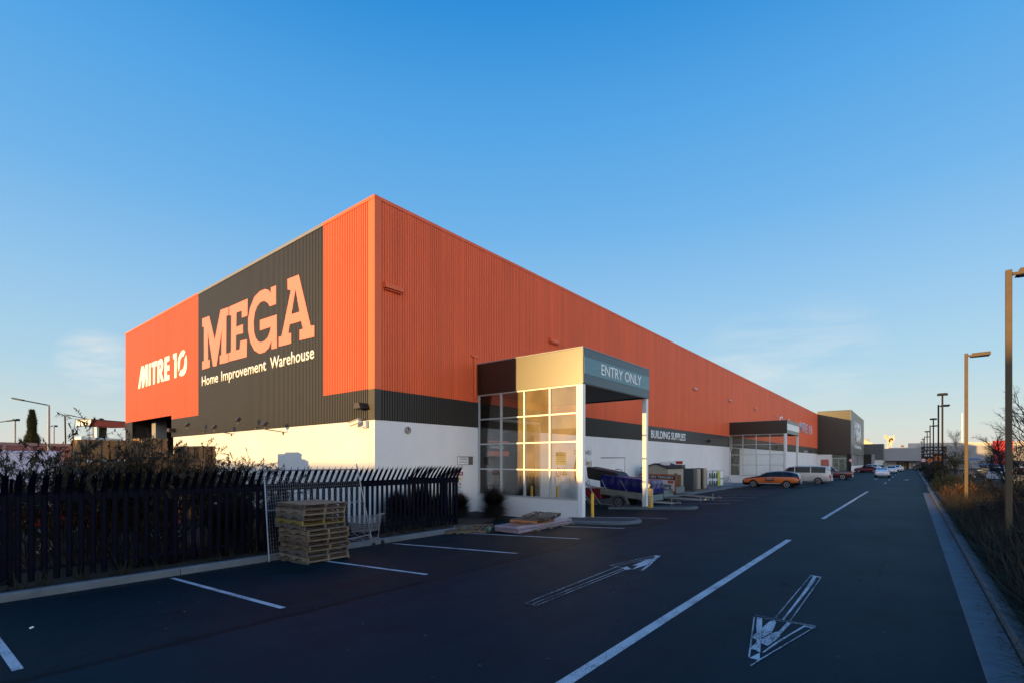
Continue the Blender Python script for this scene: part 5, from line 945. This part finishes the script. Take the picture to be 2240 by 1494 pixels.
street(atD(107,886,45),0,(45,874,45),'tall street lamp with a long arm, right of the cypress'); street(atD(203,918,70),0,(158,909,70),'street lamp whose arm rises behind the fuel canopy'); street(atD(-20,925,60),0,(20,920,60),'street lamp whose arm enters from the left edge'); street(atD(166,958,90),0,(196,951,90),'tiny distant street lamp left of the fuel canopy')
for px, py, d_, lb in ((33,920,62,'twin floodlights on a pole left of the cypress'),(118,933,80,'twin floodlights on a thin pole right of the tall street lamp')):
    p = atD(px,py,d_); E = empty('floodlight_mast',(p.x,p.y,-.3),lb,'floodlight mast','floodlight masts beyond the yard'); g = MB(); g.tube([(p.x,p.y,-.3),(p.x,p.y,p.z)],.09); g.build('pole', mat('lamp_concrete',(.42,.38,.34),.6), E)
    r2_ = Vector(ray(1600)+(0,)).normalized(); rr = Vector((math.cos(R(HEAD)),math.sin(R(HEAD)),0))
    for s in (-1,1): g = MB(); g.obox(p+rr*s*.32+Vector((0,0,.12)),.42,.35,.12,(R(35),0,s*.7+R(HEAD))); g.build('lamp_head', BLACKP, E)
p = atD(142,908,75); E = empty('leaning_pole',(p.x,p.y,-.3),'thin bare pole leaning slightly left of the fuel canopy','pole'); g = MB(); q = atD(145,962,75); g.tube([(q.x,q.y,-.3),p],.10); g.build('shaft', DARKPOLE, E)
a = atD(-60,985,52); b = atD(250,975,64); E = empty('pink_wall', a, 'long low pink wall beyond the yard at the left edge', 'wall'); d_ = (b-a); d_.z = 0; nn = Vector((-d_.y,d_.x,0)).normalized(); g = MB(); zt_ = 2.4+34*55/1085; g.prism([Vector((v.x,v.y,-.3)) for v in (a,a+d_,a+d_+nn*.5,a+nn*.5)], (0,0,zt_+.3)); g.build('wall', mat('pink_render',(.38,.13,.10),.8,var=.08,scale=.3), E); g = MB(); g.prism([Vector((v.x,v.y,zt_+.002)) for v in (a-nn*.1,a+d_-nn*.1,a+d_+nn*.6,a+nn*.6)], (0,0,.35)); g.build('coping', mat('pink_cap',(.42,.22,.18),.7), E)
g = MB(); [g.box((a+d_*t).x-.2,(a+d_*t).x+.2,(a+d_*t).y-.3,(a+d_*t).y-.0,-.3,zt_+.2) for t in (.2,.36,.6)]; g.build('pier', mat('pink_cap',(.42,.22,.18),.7), E)
# white box lorry and red flat deck behind the fence
E = empty('box_lorry', (-24.5,2.0,-.28), 'white box lorry parked behind the left end of the fence', 'lorry'); g = MB(); g.box(-25.6,-23.2,.2,3.6,.62,2.75); g.build('box_body', mat('lorry_lilac',(.55,.52,.60),.5), E, bevel=.03); g = MB(); g.box(-25.4,-23.4,3.65,4.8,.35,1.9); g.build('cab', mat('lorry_cab',(.40,.42,.46),.4), E, bevel=.12); g = MB(); g.box(-23.39,-23.37,3.9,4.6,1.2,1.75); g.build('cab_window', DGLASS, E)
for y in (1.0,3.8): wheel(E,-23.3,y,.12,.42,.25,1,axis='x')
E = empty('flat_deck_trailer', (-18.8,2.4,-.28), 'red railed flat deck trailer just behind the left end of the fence', 'trailer'); g = MB(); RD = mat('deck_red',(.62,.02,.02),.45)
for z, h_ in ((.62,.13),(.84,.11)): g.box(-18.75,-18.68,.3,4.4,z,z+h_); g.box(-20.6,-20.53,.3,4.4,z,z+h_)
g.box(-20.6,-18.68,4.33,4.4,.62,.95); g.build('side_rail', RD, E); g = MB(); g.box(-20.5,-18.77,.3,4.3,.55,.61); g.build('deck', WOODS[2], E); g = MB(); g.box(-18.672,-18.668,.3,4.4,.76,.775); g.box(-18.672,-18.668,.3,4.4,.955,.965); g.build('rail_edge', LETTER, E)
for y in (1.6,2.5): wheel(E,-18.75,y,.08,.33,.2,1,axis='x')
E = empty('hand_forklift', (-20.0,5.8,-.28), 'orange machine with a pale hood half hidden by fence pales and shrubs', 'machine'); g = MB(); g.box(-20.6,-19.5,5.2,6.1,.1,.75); g.build('chassis', mat('machine_orange',(.40,.08,.03),.5), E, bevel=.06); g = MB(); g.box(-20.5,-19.6,5.5,6.1,.76,1.15); g.build('hood', mat('hood_pale',(.4,.45,.48),.5), E, bevel=.08); wheel(E,-19.5,5.4,.02,.28,.2,1,axis='x'); wheel(E,-19.5,6.0,.02,.28,.2,1,axis='x')

# ---------------- vegetation ----------------
def leafmat(name, c1, c2): return mat(name, c1, .7, col2=c2, scale=9, spec=.25)
def blade(g, b, d, ln, wd, droop=.3, segs=2):
    d = d.normalized(); s = d.cross(Vector((0,0,1)));
    if s.length < .1: s = Vector((1,0,0))
    s.normalize(); p = Vector(b); vs = [p-s*wd/2, p+s*wd/2]; fs = []
    for i in range(segs):
        d = (d+Vector((0,0,-droop/segs))).normalized(); p = p+d*ln/segs; k = wd*(1-(i+1)/segs)*.5+.0005; vs += [p-s*k, p+s*k]; fs.append((2*i, 2*i+1, 2*i+3, 2*i+2))
    g.add(vs, fs)
def rdir(r, up=0):
    while True:
        v = Vector((r.uniform(-1,1), r.uniform(-1,1), r.uniform(-1,1)))
        if .1 < v.length < 1: v.normalize(); v.z += up; return v.normalized()
def feather(loc, h, label, seed, m, dens=30):
    """open shrub: arching stems with fine leaflets in pairs"""
    r = random.Random(seed); E = empty('feathery_shrub', loc, label, 'shrub', 'feathery shrubs behind the fence'); gs = MB(); gl = MB()
    for k in range(dens):
        az = r.uniform(0, 6.28); tilt = r.uniform(.08,.75); L_ = h*r.uniform(.55,1.0)/math.cos(min(tilt,.7))**.5; p = Vector(loc)+Vector((r.uniform(-.2,.2),r.uniform(-.3,.3),0)); d = Vector((math.cos(az)*tilt, math.sin(az)*tilt, 1)).normalized(); pts = [p.copy()]; n = 12
        for i in range(n): d = (d+rdir(r)*.10+Vector((0,0,-.012))).normalized(); p = p+d*L_/n; pts.append(p.copy())
        gs.tube(pts, .016, 4, r2=.004, cap=False)
        for i in range(5, n+1):
            for q in range(3 if i > 7 else 1):
                b = pts[i-1].lerp(pts[i], r.random()); sd = (rdir(r)+d*.6).normalized(); tw = r.uniform(.22,.42); e = b+sd*tw; gs.bar(b, e, .004)
                for t_ in range(9):
                    c = b.lerp(e, .2+.8*t_/8); pr = sd.cross(rdir(r)).normalized()
                    for s in (1,-1): blade(gl, c, pr*s+sd*.7, r.uniform(.08,.15), .034, .5, 2)
    gs.build('stems', mat('bark', (.016,.011,.009), .9), E); gl.build('foliage', m, E)
FM = leafmat('feather_leaf', (.020,.019,.009), (.070,.055,.024))
for i, (px, x, ptop, lb) in enumerate(((28,-16.5,962,'feathery shrub at the far left behind the fence'),(105,-16.2,912,'tallest feathery shrub below the tall street lamp'),(165,-16.3,940,'feathery shrub before the pale timber end'),(225,-16.4,942,'feathery shrub in front of the first timber packs'),(290,-16.0,932,'feathery shrub below the fuel canopy'),(350,-16.3,965,'low feathery shrub below the loading bay'),(478,-16.3,960,'dark feathery shrub before the sunlit white wall'),(535,-16.4,1000,'small feathery shrub touching the wall shadow'))):
    p = onX(px, ptop, x); h = (p.z+.17)*(1.0); feather(Vector((x, p.y, -.17)), h*.98, lb, 40+i, FM, (14,18,18,26,28,28,30,26)[i])
def tuft(name, loc, r0, label, seed, m, n=1400, group=None, ln=(.5,1.0), up=.25, cat='shrub', wd=.012, ctr=.5):
    r = random.Random(seed); E = empty(name, loc, label, cat, group); g = MB(); c = Vector(loc)+Vector((0,0,r0*ctr))
    for k in range(n): d = rdir(r, up); blade(g, c+d*r0*.10, d, r0*r.uniform(*ln), wd, r.uniform(0,.25), 2)
    g.build('foliage', m, E); g = MB(); g.tube([Vector(loc)-Vector((0,0,.05)), c], .05, 6); g.build('stem', mat('bark', (.016,.011,.009), .9), E)
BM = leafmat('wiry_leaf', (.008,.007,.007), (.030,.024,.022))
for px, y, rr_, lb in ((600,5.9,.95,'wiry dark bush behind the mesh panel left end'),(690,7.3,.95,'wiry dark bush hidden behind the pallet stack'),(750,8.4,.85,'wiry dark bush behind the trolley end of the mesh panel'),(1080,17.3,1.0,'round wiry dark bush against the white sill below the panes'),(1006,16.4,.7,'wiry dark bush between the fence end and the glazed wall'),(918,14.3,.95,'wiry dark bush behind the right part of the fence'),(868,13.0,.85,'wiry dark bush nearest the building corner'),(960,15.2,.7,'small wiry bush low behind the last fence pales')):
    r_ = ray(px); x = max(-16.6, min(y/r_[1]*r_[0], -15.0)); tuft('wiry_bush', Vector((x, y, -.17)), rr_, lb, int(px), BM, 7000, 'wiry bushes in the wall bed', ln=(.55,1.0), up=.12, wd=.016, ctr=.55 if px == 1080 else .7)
# grasses in the beds
def grassbed(name, rects, m, seed, n, h=(.3,.9), wd=.02, lean=.6, cl=14):
    r = random.Random(seed); g = MB()
    for k in range(n//cl):
        x0,x1,y0,y1,z,dens = rects[r.choices(range(len(rects)), [q[5] for q in rects])[0]]; y = y0+(y1-y0)*r.random()**1.6; b = Vector((r.uniform(x0,x1), y, z)); hh = r.uniform(*h)
        for q in range(cl): d = Vector((r.gauss(0,lean), r.gauss(0,lean), 1)); blade(g, b+Vector((r.uniform(-.08,.08),r.uniform(-.08,.08),0)), d, hh*r.uniform(.6,1.15), wd, r.uniform(.3,1.1), 3)
    return tag(g.build(name, m), kind='stuff')
GM = leafmat('flax_leaf', (.010,.010,.006), (.042,.036,.016)); GB = leafmat('brown_grass', (.012,.008,.007), (.038,.025,.017))
tag(grassbed('verge_grass', [(1.27,2.3,4,34,.09,4),(2.2,5.2,6,45,.09,4)], GM, 5, 46000, h=(.45,1.05), wd=.026), 'dark green and brown strappy grasses filling the verge', 'grass')
tag(grassbed('dry_verge_grass', [(1.5,3.0,5,60,.09,3),(2.6,5.2,8,60,.09,3)], GB, 6, 30000, h=(.6,1.25), wd=.013, lean=.45), 'brown wispy dry grass among the verge plants', 'grass')
tag(grassbed('bed_grass', [(-15.8,-14.5,3.5,13.8,-.165,3),(-14.2,-13.75,1,14,-.165,.25)], GM, 8, 5500, h=(.3,.7), wd=.018), 'low strappy grass along the foot of the fence', 'grass')
def shrub(loc, rx, rz_, label, seed, m, n=1500, name='verge_shrub', ls=.09, group='shrubs along the verge'):
    r = random.Random(seed); E = empty(name, loc, label, 'shrub', group); g = MB(); c = Vector(loc)+Vector((0,0,rz_*.55)); cl = [(rdir(r), r.uniform(.35,.95)) for _ in range(26)]
    for k in range(n):
        d0, rr_ = cl[r.randrange(26)]; q = d0*rr_+rdir(r)*r.random()*.42; b = c+Vector((q.x*rx, q.y*rx, q.z*rz_*.62)); 
        if b.z < loc[2]: b.z = loc[2]+r.random()*.1
        blade(g, b, (rdir(r,.3)+q*.6), ls*r.uniform(.7,1.6), ls*.42, .3, 2)
    g.build('foliage', m, E); g = MB(); [g.tube([Vector(loc), Vector(loc)+Vector((r.uniform(-.3,.3)*rx, r.uniform(-.3,.3)*rx, rz_*.7))], .02, 5) for _ in range(5)]; g.build('stems', mat('bark', (.016,.011,.009), .9), E)
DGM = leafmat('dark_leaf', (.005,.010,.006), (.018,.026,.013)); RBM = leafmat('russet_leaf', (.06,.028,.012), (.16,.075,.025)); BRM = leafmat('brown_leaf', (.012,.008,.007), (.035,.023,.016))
sh = [(2.0,36,.75,1.1,'russet shrub at the kerb just before the lane gap',RBM),(1.75,44,.8,1.2,'dark shrub where the nearer kerb ends',DGM),(1.9,52,.9,1.35,'dark round shrub at the kerb, second after the gap',DGM),(1.9,61,.95,1.4,'dark round shrub at the kerb, third after the gap',DGM),(1.9,71,1.0,1.5,'dark round shrub at the kerb, fourth after the gap',DGM),(1.9,84,1.1,1.6,'dark round shrub at the kerb, fifth after the gap',DGM),(1.9,98,1.1,1.7,'dark shrub below the round speed sign',DGM),(1.8,115,1.2,1.8,'dark shrub far along the kerb',DGM),(1.8,135,1.3,1.8,'second farthest dark shrub along the kerb',DGM),(1.8,158,1.4,1.9,'farthest dark shrub, nearest the mall',DGM),
      (3.2,20,.9,1.1,'dark brown shrub at the foot of the nearest lamp post',BRM),(2.5,9.0,.60,.75,'brown shrub nearest the camera, spilling toward the verge kerb',BRM),(3.0,12.5,.75,.95,'brown shrub, second from the camera along the verge',BRM),(2.3,15.5,.65,.85,'dark brown shrub close to the verge kerb before the nearest lamp post',BRM),(2.5,24,.7,1.0,'brown shrub beside the kerb just past the nearest lamp post',BRM),(3.6,27,1.0,1.25,'brown shrub between the nearest two lamp posts',BRM),(3.0,40,1.0,1.5,'low dark shrub behind the second lamp post',DGM),(4.4,35,1.1,1.4,'dark shrub before the parked silver cars',DGM)]
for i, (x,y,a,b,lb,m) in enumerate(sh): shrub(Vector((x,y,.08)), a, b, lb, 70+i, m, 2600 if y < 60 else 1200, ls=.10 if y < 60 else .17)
for px, d_, a, b, lb, m in ((2062,46,1.25,3.2,'tall russet bush glowing in the sun beside the dark lamp posts',RBM),(2093,44,1.35,2.9,'tiered olive bush left of the second lamp post',leafmat('olive_leaf',(.05,.045,.015),(.12,.09,.03)))):
    p = atD(px,1008,d_); shrub(Vector((p.x,p.y,.08)), a, b, lb, int(px), m, 3600, ls=.13)
def fb(g, p, d, L_, r_, lv, r, up=.12, mx_=.7):
    n = 4; pts = [p.copy()]
    for i in range(n): d = (d+rdir(r)*.16+Vector((0,0,up*.3))).normalized(); p = p+d*L_/n; pts.append(p.copy())
    g.tube(pts, r_, 5 if lv > 1 else 3, r2=r_*.6, cap=False)
    if lv == 0: return
    for k in range(4 if lv > 1 else 5):
        i = r.randrange(1, n+1); dd_ = (d+rdir(r)*r.uniform(.5,mx_+.3)); fb(g, pts[i], dd_.normalized(), L_*r.uniform(.5,.75), r_*.55, lv-1, r, up, mx_)
def baretree(loc, h, label, seed, lean=(0,0), m=None, r0=.07):
    r = random.Random(seed); E = empty('bare_tree', loc, label, 'tree', 'bare trees on the verge'); p = Vector(loc); d = Vector((lean[0],lean[1],1)).normalized(); g = MB(); pts = [p.copy()]
    for i in range(7): d = (d+rdir(r)*.07).normalized(); p = p+d*h*.8/7; pts.append(p.copy())
    g.tube(pts, r0, 7, r2=r0*.3); g.build('trunk', m or mat('bark', (.016,.011,.009), .9), E); g = MB()
    for i in range(2, 8):
        for k in range(4): fb(g, pts[i], (d+rdir(r)*1.0+Vector((0,0,.3))).normalized(), h*.22*(1.1-i*.07), r0*.30, 3 if h > 3 else 2, r)
    g.build('crown', m or mat('bark', (.016,.011,.009), .9), E)
baretree(Vector((3.25,24.2,.08)), 4.6, 'leafless tree with dark twigs at the right edge', 3, (-.03,0)); baretree(Vector((2.75,22.0,.08)), 3.3, 'leafless leaning tree whose twigs cross the red block', 9, (-.28,.1), r0=.05); p = atD(2098,1008,72); baretree(Vector((p.x,p.y,0)), 7.0, 'thin pale leafless tree in front of the distant white pole', 12, r0=.06, m=mat('pale_bark',(.22,.16,.10),.9))
p = atD(2165,1008,60); baretree(Vector((p.x,p.y,0)), 4.4, 'small leafless tree left of the red block', 15, r0=.05)
def conifer(loc, h, rad, label, seed, n=9000, ls=.35):
    r = random.Random(seed); E = empty('cypress_tree', loc, label, 'tree'); g = MB()
    for k in range(n):
        t = r.random()**.8; rr_ = rad*(1-t)**.85*(.75+.25*math.sin(t*23+r.random())) + .12; az = r.uniform(0,6.28); q = rr_*r.uniform(.55,1.05); b = Vector(loc)+Vector((math.cos(az)*q, math.sin(az)*q, t*h)); blade(g, b, Vector((math.cos(az)*.5,math.sin(az)*.5,1))+rdir(r)*.4, ls*r.uniform(.6,1.3), ls*.32, .1, 2)
    g.build('crown', leafmat('cypress_leaf',(.015,.025,.010),(.05,.055,.018)), E); g = MB(); g.tube([Vector(loc)-Vector((0,0,.3)), Vector(loc)+Vector((0,0,h*.9))], .18, 7, r2=.05); g.build('trunk', mat('bark', (.016,.011,.009), .9), E)
p = atD(70,1008,60); conifer(Vector((p.x,p.y,-.3)), 8.7, 1.25, 'tall pointed dark cypress against the sky at left', 4)
p = atD(222,1008,75); conifer(Vector((p.x,p.y,-.3)), 8.9, 2.2, 'dark conifer seen through the fuel canopy', 6, 7000)
# tree line / roofs on the horizon at the far left and right
r = random.Random(11); g = MB()
for k in range(5200):
    x = r.uniform(-420, 330); y = 420+r.uniform(-20,20) if x > -60 else 60+(x+60)*-.9*r.uniform(.9,1.1)
    if x <= -60: x -= 60
    b = Vector((x, y, r.random()**1.5*(4.0+2*math.sin(x*.05)+1.5*math.sin(x*.17)))); blade(g, b, rdir(r,.4), r.uniform(1.2,2.4), 1.0, .2, 1)
tag(g.build('distant_trees', leafmat('far_leaf',(.03,.04,.025),(.07,.075,.04))), 'low dark line of far trees on the horizon', 'trees', kind='stuff')

# unseen blocks added behind the camera, sized to shade the car park
E = empty('shade_caster_blocks', (0,-56,0), 'unseen blocks added behind the camera to shade the car park', 'building'); hm = mat('shade_caster_wall',(.35,.30,.25),.8)
g = MB(); g.box(-110,-31,-70,-56,-.3,SHL); g.build('wall', hm, E); g = MB(); g.box(-30.9,60,-72,-56,-.3,SHH); g.build('wall', hm, E); g = MB(); g.box(-110.2,-30.95,-70.2,-55.8,SHL+.001,SHL+.2); g.box(-30.9,60.2,-72.2,-55.8,SHH+.001,SHH+.2); g.build('roof', mat('roof_sheet', (.2,.2,.2), .6), E)
